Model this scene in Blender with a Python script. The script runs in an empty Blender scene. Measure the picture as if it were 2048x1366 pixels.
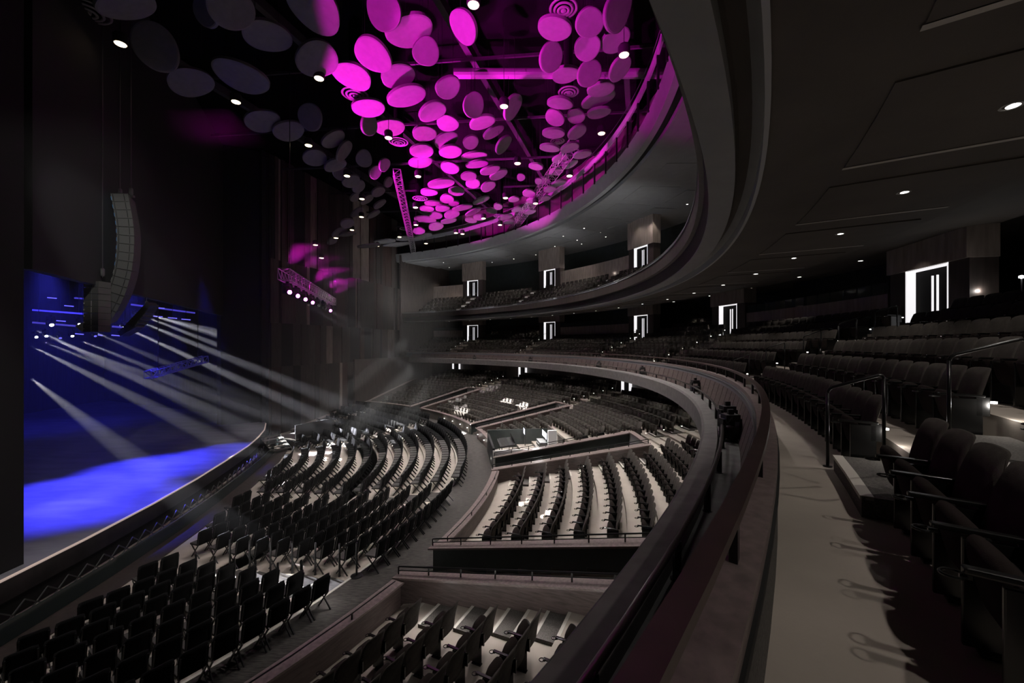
import bpy, bmesh, math, random
import numpy as np
from mathutils import Vector, Matrix
random.seed(7)
SC = bpy.context.scene
COL = SC.collection
UP = 7.5                       # eye height above the flat orchestra floor; everything is laid out relative to the eye
F, H = 850.0, 688.0
CX, CY = -27.0, 21.0           # centre of all the curved rows

# ------------------------------------------------------------------ camera, exposure, world
cam = bpy.data.cameras.new('camera')
cam.sensor_width = 36.0
cam.lens = F / 2048 * 36
cam.shift_y = (H - 683) / 2048
cam.clip_start = 0.02
cam.clip_end = 400
camo = bpy.data.objects.new('camera', cam)
COL.objects.link(camo)
camo.rotation_euler = (math.pi / 2, 0, 0)
SC.camera = camo
SC.view_settings.view_transform = 'Standard'
SC.view_settings.look = 'None'
SC.view_settings.gamma = 1
SC.view_settings.exposure = 0.0
SC.view_settings.use_curve_mapping = False
wd = bpy.data.worlds.new('world'); SC.world = wd; wd.use_nodes = True
wd.node_tree.nodes['Background'].inputs[0].default_value = (0.8, 0.85, 1.0, 1)
wd.node_tree.nodes['Background'].inputs[1].default_value = 0.0008
SC.cycles.max_bounces = 4
SC.cycles.diffuse_bounces = 2
SC.cycles.glossy_bounces = 2
SC.cycles.volume_bounces = 0
SC.cycles.sample_clamp_indirect = 3
SC.cycles.sample_clamp_direct = 0
SC.cycles.use_light_tree = True
SC.cycles.use_adaptive_sampling = True
SC.cycles.adaptive_threshold = 0.015

def spot(loc, target, energy, color=(1, 1, 1), deg=60, blend=.4, radius=.08):
    l = bpy.data.lights.new('spot', 'SPOT'); l.energy = energy; l.color = color
    l.spot_size = math.radians(deg); l.spot_blend = blend; l.shadow_soft_size = radius
    o = bpy.data.objects.new('spot_light', l); COL.objects.link(o); o.location = loc
    d = Vector(target) - Vector(loc)
    o.rotation_euler = d.to_track_quat('-Z', 'Y').to_euler()
    return o
def point(loc, energy, color=(1, 1, 1), radius=.05):
    l = bpy.data.lights.new('point', 'POINT'); l.energy = energy; l.color = color; l.shadow_soft_size = radius
    o = bpy.data.objects.new('point_light', l); COL.objects.link(o); o.location = loc
    return o
def area(loc, target, energy, color, sx, sy):
    l = bpy.data.lights.new('area', 'AREA'); l.energy = energy; l.color = color
    l.shape = 'RECTANGLE'; l.size = sx; l.size_y = sy
    o = bpy.data.objects.new('area_light', l); COL.objects.link(o); o.location = loc
    d = Vector(target) - Vector(loc)
    o.rotation_euler = d.to_track_quat('-Z', 'Y').to_euler()
    return o

# ------------------------------------------------------------------ layout functions
COEF = [0.8889, -0.4792, 0.1849, -0.0792, -0.267, 0.3432]
def M(t):
    u = (min(max(t, -0.95), 1.35) - 0.2) / 0.9
    return 35.02 + sum(c * u ** (k + 1) for k, c in enumerate(COEF))
def pt(r, t, z=0.0):
    return (CX + r * math.cos(t), CY + r * math.sin(t), z)
def bp(d, t, z=0.0):            # point at distance d behind the balcony front
    return pt(M(t) + d, t, z)
def un(px, py, z):              # where a sight line meets height z
    y = -z * F / (py - H)
    return ((px - 1024) * y / F, y, z)
def proj(p):
    return (1024 + F * p[0] / p[1], H - F * p[2] / p[1]) if p[1] > .05 else (-9999, -9999)
def theta_at(px, r):
    """angle of the far crossing of the sight column px with the circle r"""
    a = (px - 1024) / F
    A = a * a + 1; B = 2 * (-CX * a - CY); C = CX * CX + CY * CY - r * r
    y = (-B + math.sqrt(B * B - 4 * A * C)) / (2 * A)
    return math.atan2(y - CY, a * y - CX)
def polar(p):
    return math.hypot(p[0] - CX, p[1] - CY), math.atan2(p[1] - CY, p[0] - CX)
def blocked(p, level):
    """is the sight line to p hidden by a balcony front (level: 0 stalls, 2 upper balcony)"""
    P = Vector(p); n = 60; was = False
    for i in range(1, n):
        q = P * (i / n); r, t = polar(q); m = M(t)
        if r < m - .9: was = True
        if level == 0:
            if was and r > m - .9 and q.z > -2.3: return True
            if not was and r > m - 1.0 and q.z < -1.66: return True
        if level == 2:
            if r > m - .9 and 2.7 < q.z < 3.8: return True
            if not was and q.z > 2.75 and r > m - .9: return True
    return False

# ------------------------------------------------------------------ materials
MATS = {}
def mat(name, col, rough=.7, metal=0, emit=None, estr=0, bump=0, bscale=40, vary=0, vscale=3, stretch=None, spec=.5, coat=0):
    m = bpy.data.materials.new(name); m.use_nodes = True
    nt = m.node_tree; b = nt.nodes['Principled BSDF']
    b.inputs['Base Color'].default_value = (*col, 1)
    b.inputs['Roughness'].default_value = rough
    b.inputs['Metallic'].default_value = metal
    b.inputs['Specular IOR Level'].default_value = spec
    if emit:
        b.inputs['Emission Color'].default_value = (*emit, 1); b.inputs['Emission Strength'].default_value = estr
    tc = None
    if bump or vary:
        tc = nt.nodes.new('ShaderNodeTexCoord'); mp = nt.nodes.new('ShaderNodeMapping')
        nt.links.new(tc.outputs['Object'], mp.inputs[0])
        if stretch: mp.inputs['Scale'].default_value = stretch
    if vary:
        n = nt.nodes.new('ShaderNodeTexNoise'); n.inputs['Scale'].default_value = vscale; n.inputs['Detail'].default_value = 6
        nt.links.new(mp.outputs[0], n.inputs['Vector'])
        r = nt.nodes.new('ShaderNodeMapRange'); r.inputs['From Min'].default_value = .3; r.inputs['From Max'].default_value = .7
        r.inputs['To Min'].default_value = 1 - vary; r.inputs['To Max'].default_value = 1 + vary
        nt.links.new(n.outputs[0], r.inputs['Value'])
        mx = nt.nodes.new('ShaderNodeVectorMath'); mx.operation = 'SCALE'
        mx.inputs[0].default_value = col
        nt.links.new(r.outputs[0], mx.inputs['Scale']); nt.links.new(mx.outputs[0], b.inputs['Base Color'])
    if bump:
        n2 = nt.nodes.new('ShaderNodeTexNoise'); n2.inputs['Scale'].default_value = bscale; n2.inputs['Detail'].default_value = 3
        nt.links.new(mp.outputs[0], n2.inputs['Vector'])
        bu = nt.nodes.new('ShaderNodeBump'); bu.inputs['Strength'].default_value = bump; bu.inputs['Distance'].default_value = .01
        nt.links.new(n2.outputs[0], bu.inputs['Height']); nt.links.new(bu.outputs[0], b.inputs['Normal'])
    MATS[name] = m
    return m
mat('concrete', (.33, .287, .25), .75, vary=.10, vscale=1.3, bump=.15, bscale=20)
mat('carpet', (.075, .068, .062), .95, vary=.5, vscale=60, bump=.4, bscale=120)
mat('aisle_carpet', (.038, .034, .031), .95, vary=.9, vscale=3, stretch=(1.5, 14, 1), bump=.3, bscale=90)
mat('nosing', (.45, .42, .38), .6)
mat('wood', (.085, .062, .058), .5, vary=.35, vscale=3, stretch=(1, 1, 9), bump=.05)
mat('wood_cap', (.17, .13, .125), .42, vary=.3, vscale=4, stretch=(3, 3, 20))
mat('wood_rail', (.05, .028, .026), .35, vary=.3, vscale=6)
mat('wood_dark', (.034, .026, .023), .5, vary=.35, vscale=3, stretch=(2, 2, .3))
mat('wood_mid', (.055, .042, .037), .5, vary=.35, vscale=3, stretch=(2, 2, .3))
mat('wood_red', (.045, .022, .018), .5, vary=.3, vscale=3, stretch=(2, 2, .3))
mat('wood_light', (.26, .21, .18), .5, vary=.25, vscale=3, stretch=(2, 2, .3))
mat('panel_green', (.028, .036, .034), .55, vary=.2, vscale=2)
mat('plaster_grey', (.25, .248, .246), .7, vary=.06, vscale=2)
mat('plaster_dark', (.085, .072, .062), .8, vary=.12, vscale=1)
mat('soffit_edge', (.40, .40, .40), .6)
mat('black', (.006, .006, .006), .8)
mat('black_wall', (.010, .010, .011), .85)
mat('trough', (.10, .10, .095), .8, vary=.25, vscale=4, bump=.1)
mat('lip_cap', (.105, .096, .093), .75, vary=.2, vscale=5)
mat('band_grey', (.12, .12, .135), .5)
mat('fabric_black', (.014, .015, .016), .95, spec=.15, bump=.4, bscale=300)
mat('fabric_brown', (.050, .044, .039), .95, spec=.12, vary=.25, vscale=8, bump=.4, bscale=260)
mat('fabric_seat', (.018, .013, .012), .95, spec=.12, bump=.4, bscale=260)
mat('chair_back', (.005, .005, .0055), .9, spec=.12, bump=.1, bscale=100)
mat('chair_pad', (.035, .032, .030), .8)
mat('plastic_black', (.008, .008, .008), .22, spec=.6)
mat('metal_black', (.012, .012, .013), .3, metal=.3)
mat('metal_grey', (.20, .20, .20), .4, metal=.8)
mat('steel', (.5, .5, .5), .3, metal=.9)
mat('pipe', (.16, .14, .135), .28, metal=.9)
mat('aluminium', (.7, .68, .68), .35, metal=.8)
mat('disc', (.20, .19, .195), .9, vary=.08, vscale=4, bump=.3, bscale=50)
mat('deck', (.003, .003, .003), .95, spec=.1)
mat('roof_steel', (.045, .044, .045), .8)
mat('beam_grey', (.30, .29, .30), .7)
mat('stage_floor', (.24, .24, .27), .38, vary=.25, vscale=.6, stretch=(1, 3, 1), bump=.08, bscale=6)
mat('stage_edge', (.03, .026, .026), .35, vary=.4, vscale=3)
mat('gold_glow', (.55, .40, .30), .5, emit=(1, .78, .7), estr=.35)  # stage edge strip glows by emission put into its material
mat('curtain', (.03, .03, .045), .85, vary=.4, vscale=2, stretch=(4, 4, .2))
mat('speaker', (.075, .075, .07), .6)
mat('speaker_dark', (.018, .018, .018), .7)
mat('speaker_blue_glow', (.03, .15, .3), .4, emit=(.1, .45, 1), estr=.25)  # blue of the lit connector panels put in as emission
mat('door_leaf', (.010, .009, .009), .9, spec=.08)
mat('door_glow', (.8, .8, .82), .5, emit=(1, .98, 1), estr=.85)
mat('glass', (.02, .03, .03), .1)
mat('lamp_white', (1, 1, 1), .5, emit=(1, .95, .88), estr=6)
mat('lamp_warm', (1, .8, .5), .5, emit=(1, .80, .50), estr=5)
mat('lamp_small', (1, 1, 1), .5, emit=(1, .97, .92), estr=5)
mat('lens_white', (1, 1, 1), .5, emit=(.95, .95, 1), estr=30)
mat('lens_magenta', (1, .1, 1), .5, emit=(1, .12, .95), estr=30)
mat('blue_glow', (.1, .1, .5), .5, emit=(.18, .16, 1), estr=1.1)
mat('blue_lit_bar', (.1, .1, .5), .5, emit=(.10, .08, .75), estr=.55)  # blue stage light on the battens put in as emission
mat('blue_lit_truss', (.05, .05, .2), .5, emit=(.06, .05, .4), estr=.10)  # dim blue light on the stage truss put in as emission
mat('blue_lit_case', (.02, .1, .4), .5, emit=(.01, .12, .65), estr=.4)  # blue light on the stage cases put in as emission
mat('screen', (.8, .8, .9), .4, emit=(.85, .85, 1), estr=1.4)
mat('white_panel', (.85, .83, .82), .7)

# ------------------------------------------------------------------ mesh helpers
class MB:
    def __init__(s):
        s.v = []; s.f = []; s.n = 0
    def add(s, v, f):
        s.v.extend([tuple(q) for q in v]); s.f.extend([tuple(i + s.n for i in q) for q in f]); s.n += len(v)
        return s
    def box(s, c, size, rz=0, rx=0, ry=0, mtx=None):
        x, y, z = [q / 2 for q in size]
        R = Matrix.Rotation(rz, 3, 'Z') @ Matrix.Rotation(ry, 3, 'Y') @ Matrix.Rotation(rx, 3, 'X')
        if mtx is not None: R = mtx
        P = [Vector(c) + R @ Vector(q) for q in ((-x, -y, -z), (x, -y, -z), (x, y, -z), (-x, y, -z), (-x, -y, z), (x, -y, z), (x, y, z), (-x, y, z))]
        return s.add(P, ((0, 3, 2, 1), (4, 5, 6, 7), (0, 1, 5, 4), (1, 2, 6, 5), (2, 3, 7, 6), (3, 0, 4, 7)))
    def bar(s, a, b, w, h=None, n=4):
        a = Vector(a); b = Vector(b); d = b - a; L = d.length
        if L < 1e-5: return s
        d /= L
        u = d.cross(Vector((0, 0, 1)))
        if u.length < .01: u = Vector((1, 0, 0))
        u.normalize(); w2 = u.cross(d)
        h = h or w
        P = []
        for q in (a, b):
            for i in range(n):
                an = 2 * math.pi * (i + .5) / n; k = 1 / math.cos(math.pi / n) if n == 4 else 1
                P.append(q + u * math.cos(an) * w / 2 * k + w2 * math.sin(an) * h / 2 * k)
        fs = [(i, (i + 1) % n, n + (i + 1) % n, n + i) for i in range(n)] + [tuple(range(n))[::-1], tuple(range(n, 2 * n))]
        return s.add(P, fs)
    def tube(s, pts, rad, n=8):
        pts = [Vector(p) for p in pts]; P = []; N = len(pts)
        for i, p in enumerate(pts):
            d = (pts[min(i + 1, N - 1)] - pts[max(i - 1, 0)]).normalized()
            u = d.cross(Vector((0, 0, 1)))
            if u.length < .05: u = d.cross(Vector((0, 1, 0)))
            u.normalize(); w = u.cross(d)
            for k in range(n):
                a = 2 * math.pi * k / n
                P.append(p + (u * math.cos(a) + w * math.sin(a)) * rad)
        fs = []
        for i in range(N - 1):
            for k in range(n):
                fs.append((i * n + k, i * n + (k + 1) % n, (i + 1) * n + (k + 1) % n, (i + 1) * n + k))
        fs += [tuple(range(n))[::-1], tuple(range((N - 1) * n, N * n))]
        return s.add(P, fs)
    def lathe(s, prof, c=(0, 0, 0), n=16, mtx=None):
        R = mtx or Matrix.Identity(3); P = []
        for r, z in prof:
            for k in range(n):
                a = 2 * math.pi * k / n
                P.append(Vector(c) + R @ Vector((r * math.cos(a), r * math.sin(a), z)))
        fs = []
        for i in range(len(prof) - 1):
            for k in range(n):
                fs.append((i * n + k, i * n + (k + 1) % n, (i + 1) * n + (k + 1) % n, (i + 1) * n + k))
        fs += [tuple(range(n))[::-1], tuple(range((len(prof) - 1) * n, len(prof) * n))]
        return s.add(P, fs)
    def ring(s, R, r, c=(0, 0, 0), n=20, m=6, mtx=None, flat=1):
        Q = mtx or Matrix.Identity(3); P = []
        for i in range(n):
            a = 2 * math.pi * i / n
            for j in range(m):
                b = 2 * math.pi * j / m
                P.append(Vector(c) + Q @ Vector(((R + r * math.cos(b)) * math.cos(a), (R + r * math.cos(b)) * math.sin(a), r * flat * math.sin(b))))
        fs = [(i * m + j, ((i + 1) % n) * m + j, ((i + 1) % n) * m + (j + 1) % m, i * m + (j + 1) % m) for i in range(n) for j in range(m)]
        return s.add(P, fs)
    def prism(s, outline, z0, z1):
        n = len(outline)
        P = [(x, y, z0) for x, y in outline] + [(x, y, z1) for x, y in outline]
        fs = [(i, (i + 1) % n, n + (i + 1) % n, n + i) for i in range(n)] + [tuple(range(n))[::-1], tuple(range(n, 2 * n))]
        return s.add(P, fs)
    def sweep(s, prof, t0, t1, step=.02, closed=True, rel='M', r0=0):
        """prof: list of (d, z); rel 'M' measures d from the balcony front, 'R' from the centre"""
        n = max(1, int(math.ceil((t1 - t0) / step))); P = []; m = len(prof)
        for i in range(n + 1):
            t = t0 + (t1 - t0) * i / n
            base = M(t) if rel == 'M' else 0
            for d, z in prof:
                P.append(pt(base + d, t, z))
        fs = []
        for i in range(n):
            for k in range(m if closed else m - 1):
                k2 = (k + 1) % m
                fs.append((i * m + k, (i + 1) * m + k, (i + 1) * m + k2, i * m + k2))
        if closed and m > 2:
            fs += [tuple(range(m)), tuple(range(n * m, (n + 1) * m))[::-1]]
        return s.add(P, fs)
    def mesh(s, name, m, smooth=False, bevel=0, seg=2):
        me = bpy.data.meshes.new(name)
        me.from_pydata([tuple(q) for q in s.v], [], s.f)
        bm = bmesh.new(); bm.from_mesh(me)
        bmesh.ops.recalc_face_normals(bm, faces=bm.faces)
        if bevel: bmesh.ops.bevel(bm, geom=bm.edges[:], offset=bevel, segments=seg, affect='EDGES', profile=.6)
        bm.to_mesh(me); bm.free()
        if smooth:
            for p in me.polygons: p.use_smooth = True
        if m: me.materials.append(MATS[m])
        return me
    def build(s, name, m, parent=None, **k):
        o = bpy.data.objects.new(name, s.mesh(name, m, **k)); COL.objects.link(o)
        if parent: o.parent = parent
        return o
    def struct(s, name, m, **k):
        o = s.build(name, m, **k); o['kind'] = 'structure'; return o
def empty(name, loc, rz=0):
    o = bpy.data.objects.new(name, None); COL.objects.link(o); o.location = loc; o.rotation_euler = (0, 0, rz); o.empty_display_size = .1
    return o
def tag(o, label, cat, group=None, kind=None):
    o['label'] = label; o['category'] = cat
    if group: o['group'] = group
    if kind: o['kind'] = kind
    return o
KIDS = {}
def note(root):
    KIDS[root.name] = [(c, list(c.children)) for c in root.children]
def dup(root, loc, rz, label, group):
    r = root.copy(); COL.objects.link(r); r.location = loc; r.rotation_euler = (0, 0, rz); r['label'] = label; r['group'] = group
    for c, gs in KIDS.get(root.name, []):
        k = c.copy(); COL.objects.link(k); k.parent = r
        for g in gs:
            q = g.copy(); COL.objects.link(q); q.parent = k
    return r
ORD = ['first', 'second', 'third', 'fourth', 'fifth', 'sixth', 'seventh', 'eighth', 'ninth', 'tenth', 'eleventh', 'twelfth', 'thirteenth',
       'fourteenth', 'fifteenth', 'sixteenth', 'seventeenth', 'eighteenth', 'nineteenth', 'twentieth', 'twenty-first', 'twenty-second',
       'twenty-third', 'twenty-fourth', 'twenty-fifth', 'twenty-sixth', 'twenty-seventh', 'twenty-eighth', 'twenty-ninth', 'thirtieth',
       'thirty-first', 'thirty-second', 'thirty-third', 'thirty-fourth', 'thirty-fifth', 'thirty-sixth']

T0, T1 = -.92, 1.18
# row floors of the lower balcony (z relative to the eye)
def row_z(k): return -1.6 + .385 * k
def row_z2(k): return 3.05 + .53 * k
NROW = 6
PITCH = .95
AISLES = [-.49, -.2, .118, .365, .705, 1.006]
DOORPX = [1858, 1458, 1283, 1100, 946]
DOORS = [theta_at(p, 41.0) for p in DOORPX]
WALLR = 41.0

# ================================================================== SETTING: lower balcony
mb = MB()
prof = [(-.02, -1.6)]
for k in range(NROW):
    d = 1.28 + PITCH * k
    prof += [(d, row_z(k)), (d, row_z(k + 1))]
prof[-1] = (1.28 + PITCH * (NROW - 1), .35)
prof += [(10.9, .35), (10.9, .1), (6.8, -.35), (1.2, -1.95), (-.5, -2.2), (-.5, -1.8), (-.02, -1.8)]
mb.sweep(prof, T0, T1)
mb.struct('floor_balcony', 'concrete')
# upper seat terraces behind the cross aisle
UPBLK = [(-.62, DOORS[0] - .045), (DOORS[1] + .045, DOORS[2] - .035), (DOORS[3] + .03, DOORS[4] - .03)]
for a, b in UPBLK:
    mb = MB(); p = [(7.0, .34)]
    for k in range(4):
        p += [(7.0 + .95 * k, .75 + .36 * k), (7.95 + .95 * k, .75 + .36 * k)]
    p += [(10.8, .34)]
    mb.sweep(p, a, b); mb.struct('floor_terrace', 'concrete')
# parapet, ledge, fascia, trough
MB().sweep([(0, -1.6), (0, -1.08), (-.05, -1.08), (-.05, -1.8), (0, -1.8)], T0, T1).struct('trim_carpet_kerb', 'carpet')
MB().sweep([(.0, -1.06), (.0, -.97), (-.19, -.955), (-.19, -1.04)], T0, T1).struct('trim_ledge', 'wood_cap')
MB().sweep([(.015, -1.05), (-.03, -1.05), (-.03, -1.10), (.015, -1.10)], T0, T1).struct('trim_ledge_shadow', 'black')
MB().sweep([(-.06, -1.05), (-.20, -1.05), (-.22, -1.19), (-.18, -1.22), (-.18, -1.85), (-.06, -1.85)], T0, T1).struct('trim_fascia_band', 'band_grey')
pn = MB()
t = T0
while t < T1 - .03:
    w = .0205
    pn.sweep([(-.215, -1.19), (-.17, -1.19), (-.30, -1.78), (-.38, -1.78)], t + .0012, t + w, step=.03)
    t += w
pn.struct('trim_acoustic_panels', 'wood')
MB().sweep([(-.20, -1.78), (-.75, -1.80), (-.75, -1.90), (-.20, -1.90)], T0, T1).struct('trim_trough_floor', 'trough')
MB().sweep([(-.70, -1.80), (-.72, -1.66), (-.95, -1.68), (-1.0, -1.74), (-1.0, -2.25), (-.20, -2.3), (-.20, -1.88), (-.70, -1.88)], T0, T1).struct('trim_trough_lip', 'lip_cap')
# handrail on the ledge, pipe in the trough
ro = empty('handrail', bp(-.2, .2, -1.0))
def arc_pts(d, z, a, b, n):
    return [Vector(bp(d, a + (b - a) * i / n, z)) for i in range(n + 1)]
def shifted(pts, o): return [p - Vector(o) for p in pts]
L0 = bp(-.2, .2, -1.0)
r_ = MB().sweep([(-.06, -.745), (-.06, -.70), (-.14, -.70), (-.14, -.745)], T0, T1)
r_.v = [tuple(Vector(q) - Vector(L0)) for q in r_.v]
r_.build('rail', 'wood_rail', ro)
i = 0; t = -.9
while t < T1 - .01:
    a = Vector(bp(-.10, t, -.97)) - Vector(L0); b = Vector(bp(-.10, t, -.74)) - Vector(L0)
    MB().box((a + b) / 2, (.035, .07, .25), rz=t).build('post', 'metal_black', ro)
    t += .043
tag(ro, 'dark wooden handrail on short posts along the front ledge of the lower balcony', 'handrail')
L0 = bp(-.6, .2, -1.8)
po = empty('lighting_pipe', L0)
MB().tube(shifted(arc_pts(-.64, -1.50, T0, T1, 110), L0), .026, 8).build('pipe', 'pipe', po, smooth=True)
t = -.89
while t < T1 - .02:
    a = Vector(bp(-.64, t, -1.80)) - Vector(L0); b = Vector(bp(-.64, t, -1.50)) - Vector(L0)
    p = MB().bar(a, b, .05, .05).build('post', 'metal_black', po)
    MB().lathe([(.05, 0), (.05, .012), (.03, .012)], a, 12).build('flange', 'metal_black', p)
    t += .047
tag(po, 'round steel pipe on black posts running along the trough of the lower balcony front', 'pipe')
# thin metal cable tray edge below the ledge on the stage side
MB().sweep([(-.205, -1.07), (-.225, -1.07), (-.225, -1.10), (-.205, -1.10)], T0, T1).struct('trim_fascia_strip', 'metal_grey')

# ------------------------------------------------------------------ upper balcony
MB().sweep([(-.87, 2.78), (-.45, 2.75), (-.45, 3.2), (-.10, 3.2), (-.10, 2.95), (-.60, 3.3), (-.93, 3.3)], T0, T1).struct('trim_upper_lip', 'plaster_grey')
MB().sweep([(-.46, 3.15), (-.08, 3.15), (-.08, 3.25), (-.46, 3.25)], T0, T1).struct('trim_upper_gap', 'black')
MB().sweep([(-.88, 2.82), (-.95, 3.25), (-.93, 3.27), (-.80, 3.3), (-.80, 2.82)], T0, T1).struct('trim_upper_fascia_lower', 'black')
MB().sweep([(-.95, 3.27), (-1.05, 3.30), (-1.07, 3.78), (-.75, 3.80), (-.7, 3.05), (-.9, 3.05)], T0, T1).struct('trim_upper_fascia', 'wood_dark')
MB().sweep([(-1.09, 3.80), (-1.09, 3.86), (-.65, 3.86), (-.65, 3.80)], T0, T1).struct('trim_upper_ledge', 'band_grey')
MB().sweep([(-1.04, 3.93), (-1.04, 3.96), (-1.0, 3.96), (-1.0, 3.93)], T0, T1).struct('trim_upper_rail', 'metal_grey')
MB().sweep([(-.11, 2.74), (-.11, 2.98), (-.05, 2.98), (-.05, 2.74)], T0, T1).struct('trim_soffit_edge', 'soffit_edge')
# soffit of the upper balcony: stepped panels
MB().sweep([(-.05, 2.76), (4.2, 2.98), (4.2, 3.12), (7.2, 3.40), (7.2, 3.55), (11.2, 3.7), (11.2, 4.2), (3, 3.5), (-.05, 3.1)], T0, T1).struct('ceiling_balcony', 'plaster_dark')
t = -.78
while t < 1.15:                                  # raised rectangular soffit panels
    sc = 1.0
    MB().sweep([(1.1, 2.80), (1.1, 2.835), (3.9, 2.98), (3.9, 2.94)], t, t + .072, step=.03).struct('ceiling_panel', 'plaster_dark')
    MB().sweep([(1.08, 2.79), (1.10, 2.79), (3.9, 2.935), (3.9, 2.932)], t + .070, t + .0725, step=.03).struct('trim_panel_edge', 'nosing')
    t += .098
# upper balcony floor
mb = MB(); prof = [(-.7, 3.05)]
for k in range(NROW):
    d = 1.0 + PITCH * k
    prof += [(d, row_z2(k)), (d, row_z2(k + 1))]
prof += [(10.9, row_z2(NROW)), (10.9, 5.4), (3, 3.6), (-.4, 3.02)]
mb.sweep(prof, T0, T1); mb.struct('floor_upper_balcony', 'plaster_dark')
# rear walls
MB().sweep([(46.0, -4.6), (46.0, 12.5), (46.3, 12.5), (46.3, -4.6)], T0, T1, rel='R').struct('wall_rear', 'panel_green')
# ring ceiling over upper balcony
MB().sweep([(-1.05, 10.30), (-1.22, 11.2), (-1.0, 11.3), (-.75, 10.45), (-.75, 10.27)], T0, T1 + .03).struct('trim_ring_lip', 'plaster_grey')
MB().sweep([(-.74, 10.5), (-.35, 10.5), (-.35, 10.6), (-.74, 10.6)], T0, T1 + .03).struct('trim_ring_gap', 'black')
MB().sweep([(-.36, 10.25), (-.36, 10.5), (-.25, 10.5), (-.25, 10.25)], T0, T1 + .03).struct('trim_ring_edge', 'plaster_grey')
MB().sweep([(-.25, 10.27), (4.2, 10.5), (4.2, 10.62), (7.2, 10.75), (7.2, 10.9), (11.2, 11.0), (11.2, 11.5), (-.25, 10.8)], T0, T1 + .03).struct('ceiling_upper', 'plaster_grey')
t = -.3
while t < 1.15:
    MB().sweep([(1.1, 10.32), (1.1, 10.345), (3.9, 10.49), (3.9, 10.46)], t, t + .072, step=.03).struct('ceiling_panel', 'plaster_grey')
    MB().sweep([(4.9, 10.60), (4.9, 10.63), (6.9, 10.75), (6.9, 10.7)], t + .02, t + .085, step=.03).struct('ceiling_panel', 'plaster_grey')
    t += .098
# technical gallery above the ring
MB().sweep([(1.3, 11.0), (1.3, 15.5), (1.5, 15.5), (1.5, 11.0)], T0, T1).struct('wall_gallery', 'plaster_dark')
MB().sweep([(-1.3, 12.55), (-1.3, 12.95), (-1.2, 12.95), (-1.2, 12.55)], -.5, T1).struct('trim_gallery_beam', 'beam_grey')
g = empty('gallery_railing', bp(-1.25, .3, 11.2)); g0 = Vector(g.location)
t = -.35
while t < T1:
    MB().bar(Vector(bp(-1.25, t, 11.1)) - g0, Vector(bp(-1.25, t, 12.6)) - g0, .10, .10).build('post', 'metal_black', g)
    t += .055
MB().tube(shifted(arc_pts(-1.25, 13.35, -.5, T1, 70), g0), .02, 6).build('rail', 'steel', g)
tag(g, 'railing with black posts along the magenta lit gallery above the ceiling ring', 'railing')

# ------------------------------------------------------------------ stalls
ZF, ZC = -7.5, -6.7
# stage lip line, from the near end to the far end
LIP = [(-13.2, 3.0), (-13.35, 7.0), (-13.6, 11.3), (-13.8, 13.7), (-14.2, 16.8), (-14.75, 19.8), (-15.5, 23.0), (-16.35, 26.3), (-17.2, 28.8), (-18.25, 31.3), (-19.6, 33.8)]
def lipx(y):
    for (x0, y0), (x1, y1) in zip(LIP, LIP[1:]):
        if y <= y1: return x0 + (x1 - x0) * (y - y0) / (y1 - y0)
    return LIP[-1][0]
MB().box((-13, 24, ZF - .1), (40, 64, .2)).struct('floor_orchestra', 'concrete')
RISE = (ZC - ZF) / 6
CH_R = [24.55 - .93 * k for k in range(13)]      # chair rows, 0 is beside the cross aisle
def chair_z(k):
    if k == 0: return ZC
    return max(ZF, ZC - RISE * k)
for k in range(1, 7):                             # terraces under rows 1..6
    MB().sweep([(CH_R[k] - .50, ZF), (CH_R[k] - .50, chair_z(k)), (CH_R[k] + .43, chair_z(k)), (CH_R[k] + .43, ZF)], -.82, 1.12, rel='R').struct('floor_step', 'concrete')
MB().sweep([(CH_R[0] - .50, ZF), (CH_R[0] - .50, ZC), (27.0, ZC), (27.0, ZF)], -.95, 1.14, rel='R').struct('floor_cross_aisle', 'aisle_carpet')
# carpeted stair strips with pale nosings in the aisles of the terraces
CA = [-.398, -.085, .57, .97]
for a in CA:
    for k in range(1, 7):
        r0 = CH_R[k] - .50
        MB().sweep([(r0 + .03, chair_z(k) - .02), (r0 + .03, chair_z(k) + .012), (r0 + .90, chair_z(k) + .012), (r0 + .90, chair_z(k) - .02)], a - .026, a + .022, rel='R').struct('floor_stair_carpet', 'aisle_carpet')
        MB().sweep([(r0 - .01, chair_z(k) - .03), (r0 - .01, chair_z(k) + .018), (r0 + .06, chair_z(k) + .018), (r0 + .06, chair_z(k) - .03)], a - .026, a + .022, rel='R').struct('trim_stair_nosing', 'nosing')
MB().sweep([(CH_R[0] - .52, ZC - .03), (CH_R[0] - .52, ZC + .012), (CH_R[0] - .44, ZC + .012), (CH_R[0] - .44, ZC - .03)], -.82, 1.12, rel='R').struct('trim_aisle_edge', 'nosing')
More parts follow.
